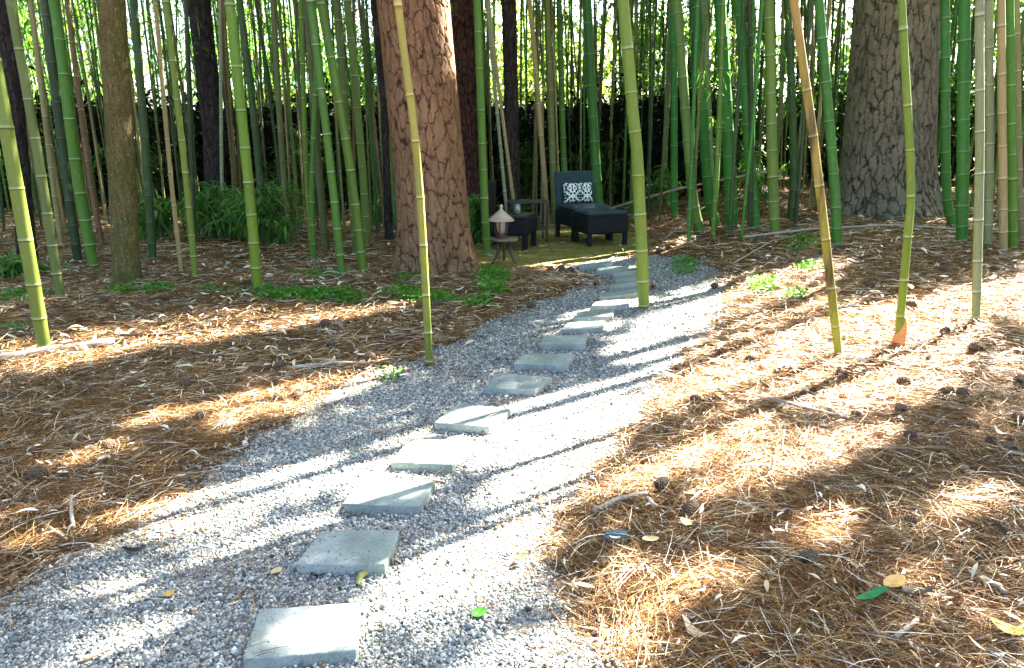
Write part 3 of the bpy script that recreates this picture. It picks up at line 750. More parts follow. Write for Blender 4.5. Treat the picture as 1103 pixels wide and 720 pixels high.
# sunlit ground outlines: the leaf cover is cut open to light them
def in_poly(P, x, y):
    P = np.array(P, float); ins = np.zeros(x.shape, bool)
    for i in range(len(P)):
        a = P[i]; b = P[(i+1) % len(P)]
        c_ = ((a[1] <= y) & (b[1] > y)) | ((b[1] <= y) & (a[1] > y))
        ins ^= c_ & (x < a[0]+(y-a[1])/((b[1]-a[1]) or 1e-9)*(b[0]-a[0]))
    return ins
GAPS = [  # outlines of sunlit ground
 [(690,406),(773,367),(883,330),(938,336),(1090,308),(1140,310),(1140,340),(1060,358),(1040,392),(1030,438),(890,460),(839,446),(795,438),(712,456),(662,488),(585,555),(540,568),(545,433)],
 [(610,545),(717,478),(790,449),(826,480),(816,509),(762,522),(701,541),(624,556)],
 [(748,535),(839,492),(944,468),(958,490),(883,524),(817,543),(745,556)],
 [(844,577),(905,571),(905,610),(861,615)],[(977,549),(1076,538),(1081,566),(993,577)],
 [(662,654),(745,637),(806,630),(795,654),(690,687),(657,681)],[(596,676),(662,687),(717,725),(585,725)],[(624,628),(679,621),(679,645),(629,657)],
 [(1076,348),(1130,340),(1130,358),(1080,360)],[(1059,400),(1100,393),(1095,425),(1048,436)],
 [(135,553),(240,516),(360,500),(385,513),(350,533),(280,550),(200,575),(100,585),(55,600)],
 [(370,513),(415,480),(480,455),(560,430),(570,500),(470,502),(455,546),(375,551)],
 [(190,605),(320,563),(380,550),(372,567),(300,592),(200,618)],
 [(392,640),(430,603),(480,580),(560,565),(590,575),(570,622),(480,652),(392,672)],
 [(282,710),(392,657),(392,700),(300,718)],[(20,700),(150,680),(205,688),(100,715)],[(80,640),(150,625),(160,640),(90,660)],
 [(190,456),(300,422),(388,410),(330,442),(225,474)],[(290,432),(397,393),(422,401),(380,428),(318,446)],
 [(118,347),(223,321),(270,317),(300,326),(212,343),(138,359)],[(30,362),(125,345),(122,362),(40,372)],[(300,345),(420,330),(440,340),(330,358)],
 [(150,367),(280,343),(335,336),(410,338),(345,358),(270,374),(214,381),(128,392),(-20,408),(-20,386)],[(240,400),(310,380),(310,396),(255,408)],
 [(-20,438),(60,418),(170,398),(180,408),(60,438),(-20,456)],[(30,510),(115,488),(115,505),(40,520)],[(120,465),(180,450),(180,462),(130,475)],[(-20,600),(40,585),(50,600),(-20,620)],
 [(640,384),(693,350),(699,328),(803,300),(850,300),(900,312),(820,394),(723,402)],
 [(552,290),(680,270),(668,282),(577,294)],[(600,360),(596,345),(632,322),(655,286),(694,284),(694,322),(655,357)],[(699,268),(738,255),(738,270),(702,281)],[(855,300),(900,285),(905,296),(860,310)],
]
def gap_mask(x, y):
    px, py = to_px(x, y, macro(x, y)); lit = np.zeros(len(x), bool)
    wob = (fbm(x*3, y*3)-.5)*22
    for Q in GAPS: lit |= in_poly(Q, px+wob, py+wob*.25)
    q = np.clip(((x+2.1)*-.719+(y-5.57)*-.695), 0, 2.3)          # the side of the reddish pine that the sun reaches
    lit |= np.hypot(x+2.1+.719*q, y-5.57+.695*q) < .17
    return lit & (y > .5)

# far culms: a few prototypes, copied many times
def far_proto(mat_, seed, r=.022, H=7.5, step=.33):
    rr = random.Random(seed); a = rr.uniform(0, 6.28); k = rr.uniform(.0, .012)
    pts = [(k*z*z*math.cos(a), k*z*z*math.sin(a), z) for z in (0, 1.2, 2.4, 3.6, 5, H)]
    return culm_mesh(pts, r, r*.55, CM[mat_], step, 8, seed)
FARM = {k: [far_proto(k, 31*i+len(k)) for i in range(3)] for k in ('tan', 'brown', 'olive', 'green', 'teal', 'dark', 'grey')}
def foliage_mesh(seed, n, zlo, zhi):
    zc = RNG.uniform(zlo, zhi, n); a = RNG.uniform(0, 2*PI, n); r = RNG.uniform(.05, .55, n)*(.5+.5*(zc-zlo)/(zhi-zlo))
    C = np.stack([np.cos(a)*r, np.sin(a)*r, zc], -1)
    V, Fq, c = bamboo_spray(C, 11, .08, .12)
    # branches
    B = np.stack([np.zeros(n), np.zeros(n), zc-.12], -1); dv = C-B; L = np.linalg.norm(dv, axis=1)
    v2, f2, c2 = ribbons(B, dv/L[:, None], L, np.full(n, .005), np.zeros((n, 2)), RNG.uniform(0, 3, n), np.tile([(.09, .12, .04)], (n, 1)))
    return np_mesh('foliage', np.vstack([V, v2]), np.vstack([Fq, f2+len(V)]), M_leaf, np.vstack([c, c2]))
FOL = [foliage_mesh(i, 34, 2.0, 6.2) for i in range(4)]
FOLHI = [foliage_mesh(10+i, 44, 3.0, 7.0) for i in range(3)]
ZONES = [(-40, 135, 'beyond the mossy trunk'), (135, 320, 'behind the leafy shrub'), (320, 500, 'around the back of the reddish pine'),
         (500, 690, 'behind the wicker chairs'), (690, 890, 'behind the straw bank'), (890, 1150, 'behind the wide grey pine')]
NAMES = {'tan': 'thin tan', 'brown': 'thin brown', 'olive': 'thin olive green', 'green': 'thin green', 'teal': 'thin deep green', 'dark': 'thin dark', 'grey': 'thin grey'}
def add_far(px, Y, kind, tilt, scale, fol=None, where=None):
    x = (px-CX)/F*Y*math.cos(PITCH)*1.03
    me = random.choice(FARM[kind]); o = link('bamboo_culm', me)
    o.location = (x, Y, float(gz(x, Y))-.02); o.rotation_euler = (random.gauss(0, .015), tilt, random.uniform(0, 6.28) if False else 0)
    o.scale = (scale, scale, random.uniform(.92, 1.15)); 
    z = where or next(n for a, b_, n in ZONES if a <= px < b_)
    lab = '%s bamboo culm in the dense grove %s' % (NAMES[kind], z)
    tag(o, lab, 'bamboo', lab.replace('culm in', 'culms in'))
    if fol is not None:
        f = link('foliage', fol, o); f.rotation_euler = (0, 0, random.uniform(0, 6.28))
    return o
rf = random.Random(5)
def kinds(px):  # dark is favoured: backlit silhouettes are put into the far culm colour
    if px < 320: return rf.choices(['tan','brown','olive','green','dark','grey'], [2,4,3,2,7,.5])[0]
    if px < 700: return rf.choices(['tan','brown','olive','green','dark','grey','teal'], [3,4,3,2,6,1,2])[0]
    return rf.choices(['tan','brown','olive','green','dark','grey','teal'], [1,2,2,4,5,1,6])[0]
n = 0
taken = []
while n < 232:
    px = rf.uniform(-30, 1135)
    Y = rf.uniform(10.2, 13.8) if px < 700 else rf.uniform(9.0, 17.0)
    if 495 < px < 700 and Y < 11.4: continue
    if 860 < px < 1030 and Y < 10.9: continue
    if any(abs(px-q)*Y/F < .035 and abs(Y-w) < .3 for q, w in taken): continue
    taken.append((px, Y)); n += 1
    tilt = rf.gauss(-.012, .03)-(px-551)*.00001
    x_ = (px-CX)/F*Y; zz_ = np.linspace(1.8, 7, 14); sh_ = zz_/SUN[2]
    free = not gap_mask(np.tile(x_-SUN[0]*sh_, 3)+np.repeat([-.4, 0, .4], 14), np.tile(Y-SUN[1]*sh_, 3)+np.repeat([.3, 0, -.3], 14)).any()
    add_far(px, Y, kinds(px), tilt, rf.uniform(.5, 1.25)*(1.35 if px > 700 and rf.random() < .45 else 1.0), rf.choice(FOL+FOLHI) if free and rf.random() < .92 else None)
# unseen culms added past the frame on the sunny side, to throw shadow streaks over straw and gravel
k = 0
while k < 14:
    Y = rf.uniform(2.5, 11.5); x_ = .70*Y+rf.uniform(.4, 5.5); px = CX+F*x_/Y; sh_ = np.linspace(.2, 9, 40)/SUN[2]
    if gap_mask(x_-SUN[0]*sh_, Y-SUN[1]*sh_).mean() > .18: continue
    k += 1
    o = add_far(px, Y, rf.choice(['green', 'teal', 'olive', 'tan']), rf.gauss(0, .03), rf.uniform(.9, 1.9), None, 'past the edge of the clearing, unseen, added for shadow streaks')
    o.scale.z = 1.35

# ------------------------------------------------------------------ trees
def trunk_mesh(pts, rads, m, cell=.1, stretch=2.2, nth=110, zfine=4.2, dz=.016, depth=.013, flare=.35, lobes=5, seed=1, crackw=.10, fl=.22, gain=1.0):
    rng = np.random.default_rng(seed)
    P = np.array(pts, float); H = P[-1, 2]
    zs = np.concatenate([np.arange(P[0, 2], min(zfine, H), dz), np.arange(min(zfine, H), H+.01, .25)])
    R0 = rads[0]
    ncol = max(6, int(round(2*PI*R0/cell))); th = np.linspace(0, 2*PI, nth, endpoint=False)
    TH, Z = np.meshgrid(th, zs)
    U = TH/(2*PI)*ncol; W = (Z+.5)/(cell*stretch)
    wx = (fbm(np.cos(TH)*R0*9+9, np.sin(TH)*R0*9+Z*5)-.5); wy = (fbm(np.cos(TH)*R0*9+70, np.sin(TH)*R0*9+Z*5)-.5)
    h1 = vnoise(np.cos(TH)*R0*60+30, np.sin(TH)*R0*60+Z*38)-.5; h2 = vnoise(np.cos(TH)*R0*60+90, np.sin(TH)*R0*60+Z*38)-.5
    U = U+wx*1.1+h1*.22; W = W+wy*.9+h2*.22
    def net(U, W, ncol, nr, J):
        ui = np.floor(U).astype(int); wi = np.floor(W).astype(int)
        f1 = np.full(U.shape, 9.); f2 = np.full(U.shape, 9.); cid = np.zeros(U.shape)
        for a in (-1, 0, 1):
            for b in (-1, 0, 1):
                ci = ui+a; cj = np.clip(wi+b, 0, nr-1); jj = J[ci % ncol, cj]
                d = np.hypot(U-(ci+jj[..., 0]), W-((wi+b)+jj[..., 1])+.35*(ci % 2))
                nearer = d < f1
                f2 = np.where(nearer, f1, np.minimum(f2, d)); cid = np.where(nearer, jj[..., 2], cid); f1 = np.where(nearer, d, f1)
        return f1, f2, cid
    nr = int(H/(cell*stretch))+12
    f1, f2, cid = net(U, W, ncol, nr, rng.random((ncol, nr, 3)))
    nc2 = ncol*2; nr2 = int(nr*3.2)+4
    g1, g2, cid2 = net(U*2+h1*.5, W*3.0+h2*.6, nc2, nr2, rng.random((nc2, nr2, 3)))
    e = f2-f1; crack = (1-sstep((e-.015)/(crackw*(.35+1.3*fbm(np.cos(TH)*R0*5+2, np.sin(TH)*R0*5+Z*3)))))*np.clip(.45+.9*fbm(np.cos(TH)*R0*12+50, np.sin(TH)*R0*12+Z*6), 0, 1)
    fine = (1-sstep((g2-g1-.01)/.22))*.55*np.clip(2.2*fbm(np.cos(TH)*R0*8+80, np.sin(TH)*R0*8+Z*3)-.75, 0, 1)
    crack = np.maximum(crack, fine)*gain; cid = .6*cid+.4*cid2
    disp = depth*(sstep(e/.14)+.45*(cid-.5)+.5*(fbm(np.cos(TH)*R0*30+U*0+3, Z*14+np.sin(TH)*R0*30)-.5))
    zr = np.interp(Z, P[:, 2], rads); cx = np.interp(Z, P[:, 2], P[:, 0]); cy = np.interp(Z, P[:, 2], P[:, 1])
    fl_ = np.exp(-np.maximum(Z, 0)/fl)
    lob = sum(np.cos(TH*k+rng.uniform(0, 6))*w for k, w in ((lobes, .11), (lobes-2, .07), (2, .05)))
    r = zr*(1+fl_*(flare+lob))+disp*np.clip(zr/R0, .4, 1)
    V = np.stack([cx+r*np.cos(TH), cy+r*np.sin(TH), Z], -1).reshape(-1, 3)
    n = nth; i = np.arange(len(zs)-1)[:, None]; q = np.arange(n)[None]; j = (q+1) % n
    o1 = np.ones_like(i)
    Fq = np.stack([i*n+q, i*n+j*o1, (i+1)*n+j*o1, (i+1)*n+q], -1).reshape(-1, 4)
    return np_mesh('trunk', V, Fq, m, smooth=True, attrs={'crack': crack.ravel(), 'cell': cid.ravel()})
def crown_mesh(name, n, c, s, L, pal, m, clumps=60, needle=False, wr=.4):
    d = unit(RNG.normal(size=(clumps, 3))); cc = np.array(c)+d*np.array(s)*RNG.uniform(.35, 1, (clumps, 1))**.6
    cs = RNG.uniform(.6, 1.25, clumps)
    k = RNG.integers(0, clumps, n)
    P = cc[k]+RNG.normal(0, 1, (n, 3))*(np.mean(s)*.16*cs[k])[:, None]
    dd = unit(RNG.normal(size=(n, 3))+np.array([0, 0, -.2])); l = L*np.exp(RNG.normal(0, .3, n))
    tone = RNG.uniform(.6, 1.3, clumps)[k][:, None]
    return np_mesh(name, *leaves(P, dd, l, l*(wr if not needle else .1), pal[RNG.integers(0, len(pal), n)]*tone)[:2], m, np.repeat(pal[RNG.integers(0, len(pal), n)]*tone, 4, 0))
PAL_PINE = np.array([(.03,.07,.02),(.04,.09,.025),(.05,.10,.03)])
def tree(name, path, w0, w1, m, label, H=13, crown=True, Y=None, **kw):
    """path px: foot, ... top of frame; w0 / w1 width in px at foot and at top of frame"""
    b = at(*path[0]) if Y is None else on_ray(path[0][0], path[0][1], Y)
    b[2] = float(gz(b[0], b[1]))
    t = empty(name, b); tag(t, label, 'tree')
    pts = [(0, 0, -.12), (0, 0, 0)]
    for px, py in path[1:]: pts.append(tuple(on_ray(px, py, b[1])-b))
    d = np.array(pts[-1])-np.array(pts[-2]); d = d/d[2]; top = np.array(pts[-1]); pts.append(tuple(top+d*(H-top[2])*np.array([.4, .4, 1])))
    r0 = w0*b[1]/F/2; r1 = w1*b[1]/F/2
    rads = [r0, r0]+[r0+(r1-r0)*(p[2]/top[2]) for p in pts[2:-1]]+[r1*.6]
    tr = link('trunk', trunk_mesh(pts, rads, m, **kw), t)
    if crown:
        e = pts[-1]
        lm = MB()
        for i in range(9):
            a = i*2.4; z0 = H-4+i*.45; ln = 2.6-i*.15; c0 = (e[0]*z0/H, e[1]*z0/H, z0)
            lm.tube([c0, (c0[0]+math.cos(a)*ln*.5, c0[1]+math.sin(a)*ln*.5, z0+.3), (c0[0]+math.cos(a)*ln, c0[1]+math.sin(a)*ln, z0+.9)], [.07, .05, .02], 6)
        lm.build('limb', m, tr)
        link('crown', crown_mesh('crown', 2600, (e[0], e[1], H-.6), (2.4, 2.4, 1.9), .22, PAL_PINE, M_leaffar, 45, True), t)
    return t
tree('pine_tree', [(471,293),(464,200),(445,0)], 74, 70, M_barkred, 'big reddish pine with cracked bark plates standing beside the gravel path', seed=3, cell=.085, stretch=2.5, flare=.22, nth=320, dz=.007, crackw=.13, zfine=3.6, depth=.012)
tree('pine_tree', [(508,240),(503,150),(494,0)], 33, 31, M_barkdk, 'darker pine half hidden behind the big reddish pine', seed=5, cell=.06, nth=160, dz=.009, crackw=.3, depth=.014, crown=False, flare=.2)
tree('pine_tree', [(957,233),(955,190),(966,0)], 88, 76, M_barkgrey, 'wide grey pine with deeply furrowed bark on the raised straw bank', seed=8, cell=.088, stretch=3.2, flare=.28, depth=.026, nth=320, dz=.008, crackw=.2, fl=.35, zfine=3.8)
tree('hardwood_tree', [(137,308),(131,180),(120,0)], 27, 25, M_barkmoss, 'slim mossy trunk with speckled olive bark and a pale knot', seed=9, cell=.03, stretch=4, depth=.004, nth=160, dz=.007, gain=.3, H=9, crown=False, flare=.16, crackw=.3, fl=.12)
tree('dead_tree', [(30,290),(22,180),(4,0)], 15, 15, M_barkblk, 'blackened trunk standing behind the thick yellow green culm', seed=12, cell=.06, nth=40, H=9, crown=False)
tree('dead_tree', [(235,256),(230,140),(214,0)], 20, 20, M_barkblk, 'tall blackened trunk rising behind the leafy shrub', seed=13, cell=.07, nth=48, H=9, crown=False)
tree('dead_tree', [(554,248),(551,125),(548,0)], 13, 13, M_barkblk, 'blackened trunk behind the low dark side table', seed=14, cell=.06, nth=40, H=9, crown=False)
tree('dead_tree', [(419,262),(414,117),(403,0)], 6, 6, M_barkblk, 'thin black trunk between the dense clump of culms and the reddish pine', seed=15, cell=.05, nth=24, H=8, crown=False)

# ------------------------------------------------------------------ wicker seating, table, lantern
def legs(root, xs, ys, h, s, m):
    for x in xs:
        for y in ys:
            q = MB(); q.box((x, y, h/2), (s, s, h), bev=.006); q.build('leg', m, root)
def wicker_chair(loc, rz, label, w=.56, d=.56, sh=.41, bh=.83):
    t = empty('wicker_chair', loc, rz); tag(t, label, 'chair')
    a = MB(); a.box((0, 0, sh-.13), (w, d, .20), bev=.02); a.build('seat_frame', M_wicker, t)
    a = MB(); a.box((0, -.01, sh+.0), (w-.02, d-.03, .07), bev=.028); a.build('cushion', M_canvas, t)
    a = MB(); M = Matrix.Translation((0, d/2-.02, (bh+sh)/2-.04)) @ Matrix.Rotation(-.16, 4, 'X'); a.box((0, 0, 0), (w, .075, bh-sh+.12), bev=.022, M=M); a.build('backrest', M_canvas, t)
    legs(t, (-w/2+.035, w/2-.035), (-d/2+.035, d/2-.035), .22, .052, M_wicker); return t
c0 = at(611, 260); ch = wicker_chair((c0[0]+.21, c0[1]+.16, .02), math.radians(21), 'dark wicker chair with blue grey back holding the patterned pillow')
def local(o, p): return o.location.copy()+Matrix.Rotation(o.rotation_euler.z, 3, 'Z') @ Vector(p)
# pillow
pm = bpy.data.meshes.new('throw_pillow'); nu, nv = 28, 18; pv = []; pf = []
for side in (-1, 1):
    for j in range(nv+1):
        for i in range(nu+1):
            u = i/nu*2-1; v = j/nv*2-1
            k = max(0, (1-u**4)*(1-v**4))**.5
            pv.append((u*.215*(1-.05*(1-v*v)), side*.065*k, .135+v*.135*(1-.06*(1-u*u))))
nn = (nu+1)*(nv+1)
for s_, off in ((0, 0), (1, nn)):
    for j in range(nv):
        for i in range(nu):
            a = off+j*(nu+1)+i; q = (a, a+1, a+nu+2, a+nu+1); pf.append(q if s_ == 0 else q[::-1])
pm.from_pydata(pv, [], pf); pm.materials.append(M_pillow)
import bmesh
bm = bmesh.new(); bm.from_mesh(pm); bmesh.ops.remove_doubles(bm, verts=bm.verts, dist=.0005); bm.to_mesh(pm); bm.free()
pm.polygons.foreach_set('use_smooth', [True]*len(pm.polygons))
pil = link('throw_pillow', pm); pil.location = local(ch, (.0, .135, .445)); pil.rotation_euler = (-.22, 0, ch.rotation_euler.z)
tag(pil, 'mint and black patterned pillow propped against the chair back', 'pillow')
def wicker_ottoman(loc, rz, label, w=.56, d=.44, h=.40):
    t = empty('wicker_ottoman', loc, rz); tag(t, label, 'ottoman')
    a = MB(); a.box((0, 0, h-.15), (w, d, .22), bev=.02); a.build('frame', M_wicker, t)
    a = MB(); a.box((0, 0, h-.012), (w-.01, d-.01, .05), bev=.022); a.build('cushion', M_canvas, t)
    legs(t, (-w/2+.035, w/2-.035), (-d/2+.035, d/2-.035), .18, .05, M_wicker); return t
op = local(ch, (.0, -.505, 0)); wicker_ottoman(op, ch.rotation_euler.z, 'dark wicker ottoman with blue grey top pushed up to the pillow chair')
# second seat, seen from the side, black
c1 = at(572, 271)
t = empty('wicker_chair', (c1[0]-.25, c1[1]+.22, .012), math.radians(75)); tag(t, 'black wicker chair facing the pillow chair, mostly behind the lantern', 'chair')
a = MB(); a.box((0, 0, .28), (.52, .56, .20), bev=.02); a.build('seat_frame', M_wicker, t)
a = MB(); a.box((0, 0, .39), (.50, .54, .04), bev=.018); a.build('cushion', M_black, t)
a = MB(); a.box((0, .27, .56), (.52, .06, .46), bev=.02); a.build('backrest', M_wicker, t)
legs(t, (-.22, .22), (-.24, .24), .2, .06, M_wicker)
jar = empty('candle_jar', (c1[0]-.16, c1[1]+.22, .4225)); tag(jar, 'small glass jar with a yellowish candle on the black chair seat', 'jar')
a = MB(); a.lathe([(.036, 0), (.042, .01), (.042, .085), (.036, .1), (.038, .115), (.034, .115), (.032, .1), (.038, .085), (.038, .012), (.02, .01)]); a.build('glass', M_glass, jar, True)
a = MB(); a.lathe([(.035, .013), (.035, .065), (.004, .067)]); a.build('candle', M_wax, jar, True)
# low dark side table behind
c2 = at(588, 262)
t = empty('side_table', (c2[0]-.24, c2[1]+.12, .012), math.radians(8)); tag(t, 'low dark side table with thin legs and a lower rail behind the black chair', 'table')
a = MB(); a.box((0, 0, .50), (.52, .34, .028), bev=.006); a.build('tabletop', M_black, t)
legs(t, (-.235, .235), (-.15, .15), .487, .026, M_black)
a = MB(); a.box((0, -.15, .16), (.44, .016, .03)); a.box((0, .15, .16), (.44, .016, .03)); a.box((0, 0, .18), (.44, .30, .012)); a.build('lower_shelf', M_black, t)
# plant stand and lantern
c3 = at(546, 285)
t = empty('plant_stand', (c3[0]-.03, c3[1]+.02, float(gz(c3[0]-.03, c3[1]))+.0), 0); tag(t, 'small round iron stand with three curved legs carrying the lantern', 'stand')
a = MB(); a.lathe([(.02, .255), (.145, .255), (.15, .262), (.15, .275), (.142, .28), (.02, .28)], n=28); a.build('stand_top', M_stand, t, True)
for k in range(3):
    q = 2*PI*k/3-.5; cq, sq = math.cos(q), math.sin(q)
    a = MB(); a.tube([(cq*.09, sq*.09, .256), (cq*.075, sq*.075, .19), (cq*.085, sq*.085, .11), (cq*.125, sq*.125, .04), (cq*.155, sq*.155, 0)], [.011, .012, .012, .011, .010], 8); a.build('leg', M_iron, t, True)
L0 = t.location+Vector((-.03, 0, .28))
t = empty('garden_lantern', L0, .3); t.scale = (.82, .82, .82); tag(t, 'small garden lantern with a pale conical roof on the iron stand', 'lantern')
a = MB(); a.lathe([(.085, 0), (.09, .02), (.07, .03), (.065, .05)], n=6); a.build('base', M_iron, t)
a = MB()
for k in range(6):
    q = 2*PI*k/6; a.tube([(.07*math.cos(q), .07*math.sin(q), .045), (.095*math.cos(q), .095*math.sin(q), .225)], .008, 6)
a.build('cage', M_iron, t)
a = MB(); a.lathe([(.035, .05), (.055, .1), (.075, .2), (.06, .225)], n=16); a.build('shade', M_pale, t, True)
a = MB(); a.lathe([(.04, .222), (.168, .222), (.172, .23), (.135, .268), (.09, .305), (.045, .345), (.018, .37), (.018, .392), (.026, .40), (.02, .42), (.006, .432)], n=24); a.build('roof', M_pale, t, True)

# ------------------------------------------------------------------ dark fence, house and trees beyond
A = Vector((-13.5, 16.3, 0)); B = Vector((3.8, 14.9, 0)); dv = (B-A); ln = dv.length; dv.normalize(); ang = math.atan2(dv.y, dv.x)
fe = empty('board_fence', A, ang); tag(fe, 'dark weathered board fence closing the back of the grove', 'fence')
def fz(x):
    w = Matrix.Rotation(ang, 3, 'Z') @ Vector((x, 0, 0))+A; return float(gz(w.x, w.y))
rq = random.Random(3)
a = MB(); x = 0
while x < ln:
    w = .135; h = 1.78+rq.uniform(-.03, .03); z0 = fz(x); a.box((x+w/2, rq.uniform(-.004, .004), z0+h/2), (w-.0015, .022, h)); x += w
a.build('board_panel', M_fence, fe)
x = .4
while x < ln: a = MB(); a.box((x, .08, fz(x)+.92), (.1, .1, 1.84)); a.build('post', M_fence, fe); x += 2.4
for z in (.35, 1.45): a = MB(); a.box((ln/2, .035, z), (ln, .04, .09)); a.build('rail', M_fence, fe)

h = empty('house', (-6.8, 34, 0), .12); tag(h, 'pale house with blue grey roof glimpsed beyond the fence', 'house')
a = MB(); a.box((0, 0, 1.45), (9, 6, 2.9)); a.build('wall', M_wall, h)
a = MB(); a.add([(-4.9,-3.4,2.85),(4.9,-3.4,2.85),(4.9,3.4,2.85),(-4.9,3.4,2.85),(-4.9,0,4.7),(4.9,0,4.7)], [(0,1,5,4),(2,3,4,5),(1,2,5),(3,0,4),(3,2,1,0)]); a.build('roof', M_roof, h)
for xx in (-2.6, 0.4, 3):
    a = MB(); a.box((xx, -3.0, 1.6), (1.1, .06, 1.2)); wn = a.build('window', M_pale, h); a = MB(); a.box((xx, -3.035, 1.6), (.94, .03, 1.04)); a.build('pane', M_black, wn)

PAL_BG = np.array([(.10,.24,.03),(.15,.30,.04),(.07,.18,.025),(.20,.32,.05)])
PAL_BY = np.array([(.24,.33,.06),(.30,.36,.08),(.18,.28,.05)])
BG = [(-14,24,4.5,5.5,0),(-8,27,4.6,5,0),(-3.5,23,3.2,3.6,0),(1.2,26,3.0,4.6,1),(5.5,24,4.0,4.2,0),(10,23,4.5,5.2,0),(15,24,4.8,5.6,0),(21,28,6,7,0),(-21,30,6,7,0),(-1,44,7,8,1),(9,46,7.5,8,1),(-14,46,7.5,8.5,0)]
BGL = ['broad green tree beyond the fence, past the blackened trunk','green tree beyond the fence next to the pale house','light green tree beyond the fence, behind the reddish pine','yellowish green tree beyond the fence, above the low side table',
 'green tree beyond the fence, behind the deep green pair of culms','green tree beyond the fence, behind the straw bank','broad green tree beyond the fence, behind the wide grey pine','large green tree beyond the fence, at the grey pine end','large green tree beyond the fence, at the mossy trunk end',
 'pale yellow green tree far beyond the fence, behind the chairs','pale yellow green tree far beyond the fence, behind the lone thick culm','large green tree far behind the pale house']
for (x, y, s, hz, k), lb in zip(BG, BGL):
    t = empty('broadleaf_tree', (x, y, 0)); tag(t, lb, 'tree', 'trees beyond the fence')
    a = MB(); a.tube([(0, 0, -.1), (.1, 0, hz*.35), (-.05, .1, hz*.75), (.1, 0, hz)], [.19, .15, .1, .04], 9); a.build('trunk', M_wood_trunk, t, True)
    link('crown', crown_mesh('crown', 2400, (0, 0, hz*.62), (s*.62, s*.62, hz*.5), .20*(1+y/60), PAL_BY if k else PAL_BG, M_leaffar, 85), t)

# the rest of the grove beyond the fence and behind the grey pine: one mass
ng = 330; gy = RNG.uniform(15.4, 25, ng); gx = (RNG.uniform(-60, 1160, ng)-CX)/F*gy
right = RNG.random(ng) < .0
Vs = []; ns = 7; Hh = RNG.uniform(6, 8, ng); ra = RNG.uniform(.014, .042, ng); ln1 = RNG.normal(-.02, .05, ng); ln2 = RNG.normal(0, .03, ng)
zz = np.linspace(0, 1, 6); th = np.arange(ns)*2*PI/ns
V = np.zeros((ng, 6, ns, 3)); zv = zz[None, :]*Hh[:, None]
V[..., 0] = (gx[:, None]+ln1[:, None]*zv)[..., None]+(ra[:, None]*(1-.4*zz[None]))[..., None]*np.cos(th); V[..., 1] = (gy[:, None]+ln2[:, None]*zv)[..., None]+(ra[:, None]*(1-.4*zz[None]))[..., None]*np.sin(th)
V[..., 2] = (macro(gx, gy)[:, None]+zv)[..., None]
i_ = np.arange(ng)[:, None, None]*6*ns; r_ = np.arange(5)[None, :, None]*ns; k_ = np.arange(ns)[None, None]; k2 = (k_+1) % ns
Fg = np.stack([i_+r_+k_, i_+r_+k2, i_+r_+ns+k2, i_+r_+ns+k_], -1).reshape(-1, 4)
palc = np.array([(.05,.10,.02),(.03,.07,.02),(.13,.10,.05),(.05,.13,.03),(.09,.11,.03),(.02,.03,.014)]); cg = np.repeat(palc[RNG.integers(0, 6, ng)], 6*ns, 0)
nl = 6200; li = RNG.integers(0, ng, nl); lz = RNG.uniform(.9, 5.6, nl); C = np.stack([gx[li]+ln1[li]*lz+RNG.normal(0, .3, nl), gy[li]+RNG.normal(0, .3, nl), lz], -1)
V2, F2, c2 = bamboo_spray(C, 9, .11, .17, PAL_B*.8)
V, Fq, c = merge([(V.reshape(-1, 3), Fg, cg), (V2, F2, c2)])
tag(link('far_bamboo_grove', np_mesh('far_bamboo_grove', V, Fq, M_leaf, c)), 'rest of the bamboo grove thickening beyond the fence', 'bamboo grove', kind='stuff')

# ------------------------------------------------------------------ shrubs and low growth
def frond_shrub(px, py, w, hgt, label, n=46, seed=1, pal=PAL_B, Y=None):
    b = at(px, py); b[2] = float(gz(b[0], b[1])); t = empty('bamboo_grass_shrub', b); tag(t, label, 'shrub')
    rng = np.random.default_rng(seed); st = MB(); LV = []; 
    for i in range(n):
        a = rng.uniform(0, 2*PI); rr = rng.uniform(.1, 1)*w; hh = hgt*rng.uniform(.55, 1.05)*(1-.35*(rr/w)**2)
        x0, y0 = rng.normal(0, w*.22, 2)
        pts = [np.array([x0+math.cos(a)*rr*q**1.6, y0+math.sin(a)*rr*q**1.6*.7, hh*(1-(1-q)**1.8)-.10*hh*q**4]) for q in np.linspace(0, 1, 6)]
        st.tube([tuple(p) for p in pts], [.006, .005, .005, .004, .003, .002], 4)
        for q in np.linspace(.25, 1, 9):
            f = q*5; k = min(int(f), 4); c = pts[k]*(1-f+k)+pts[k+1]*(f-k); LV.append(c)
    st.build('stem', CM['olive'], t)
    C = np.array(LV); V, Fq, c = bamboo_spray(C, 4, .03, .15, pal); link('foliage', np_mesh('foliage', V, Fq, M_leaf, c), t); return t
frond_shrub(292, 268, .60, .86, 'arching bright green bamboo grass shrub behind the bright culm', 54, 3, PAL_B*1.15)
frond_shrub(238, 262, .55, .8, 'leafy dark green shrub with pale leaf tips beside the blackened trunk', 46, 4, PAL_B*1.2)
frond_shrub(514, 262, .32, .66, 'bushy fresh green plant tucked between the reddish pine and the lantern', 40, 5, PAL_B*1.6)
frond_shrub(655, 222, .45, .85, 'sparse leafy bamboo shoot behind the chair with the pillow', 9, 6)
frond_shrub(428, 243, .40, .45, 'low dark leafy shrub against the back of the reddish pine', 20, 7)
frond_shrub(14, 300, .5, .16, 'low pale leaved plant by the foot of the blackened trunk', 26, 8)
frond_shrub(708, 232, .35, .8, 'sparse pale leaf sprays behind the thick lone culm', 10, 9)
frond_shrub(170, 262, .5, .6, 'shadowy shrub in the dark behind the mossy trunk', 22, 10)
frond_shrub(815, 232, .4, .9, 'leaf spray beside the deep green culms on the straw bank', 12, 12)

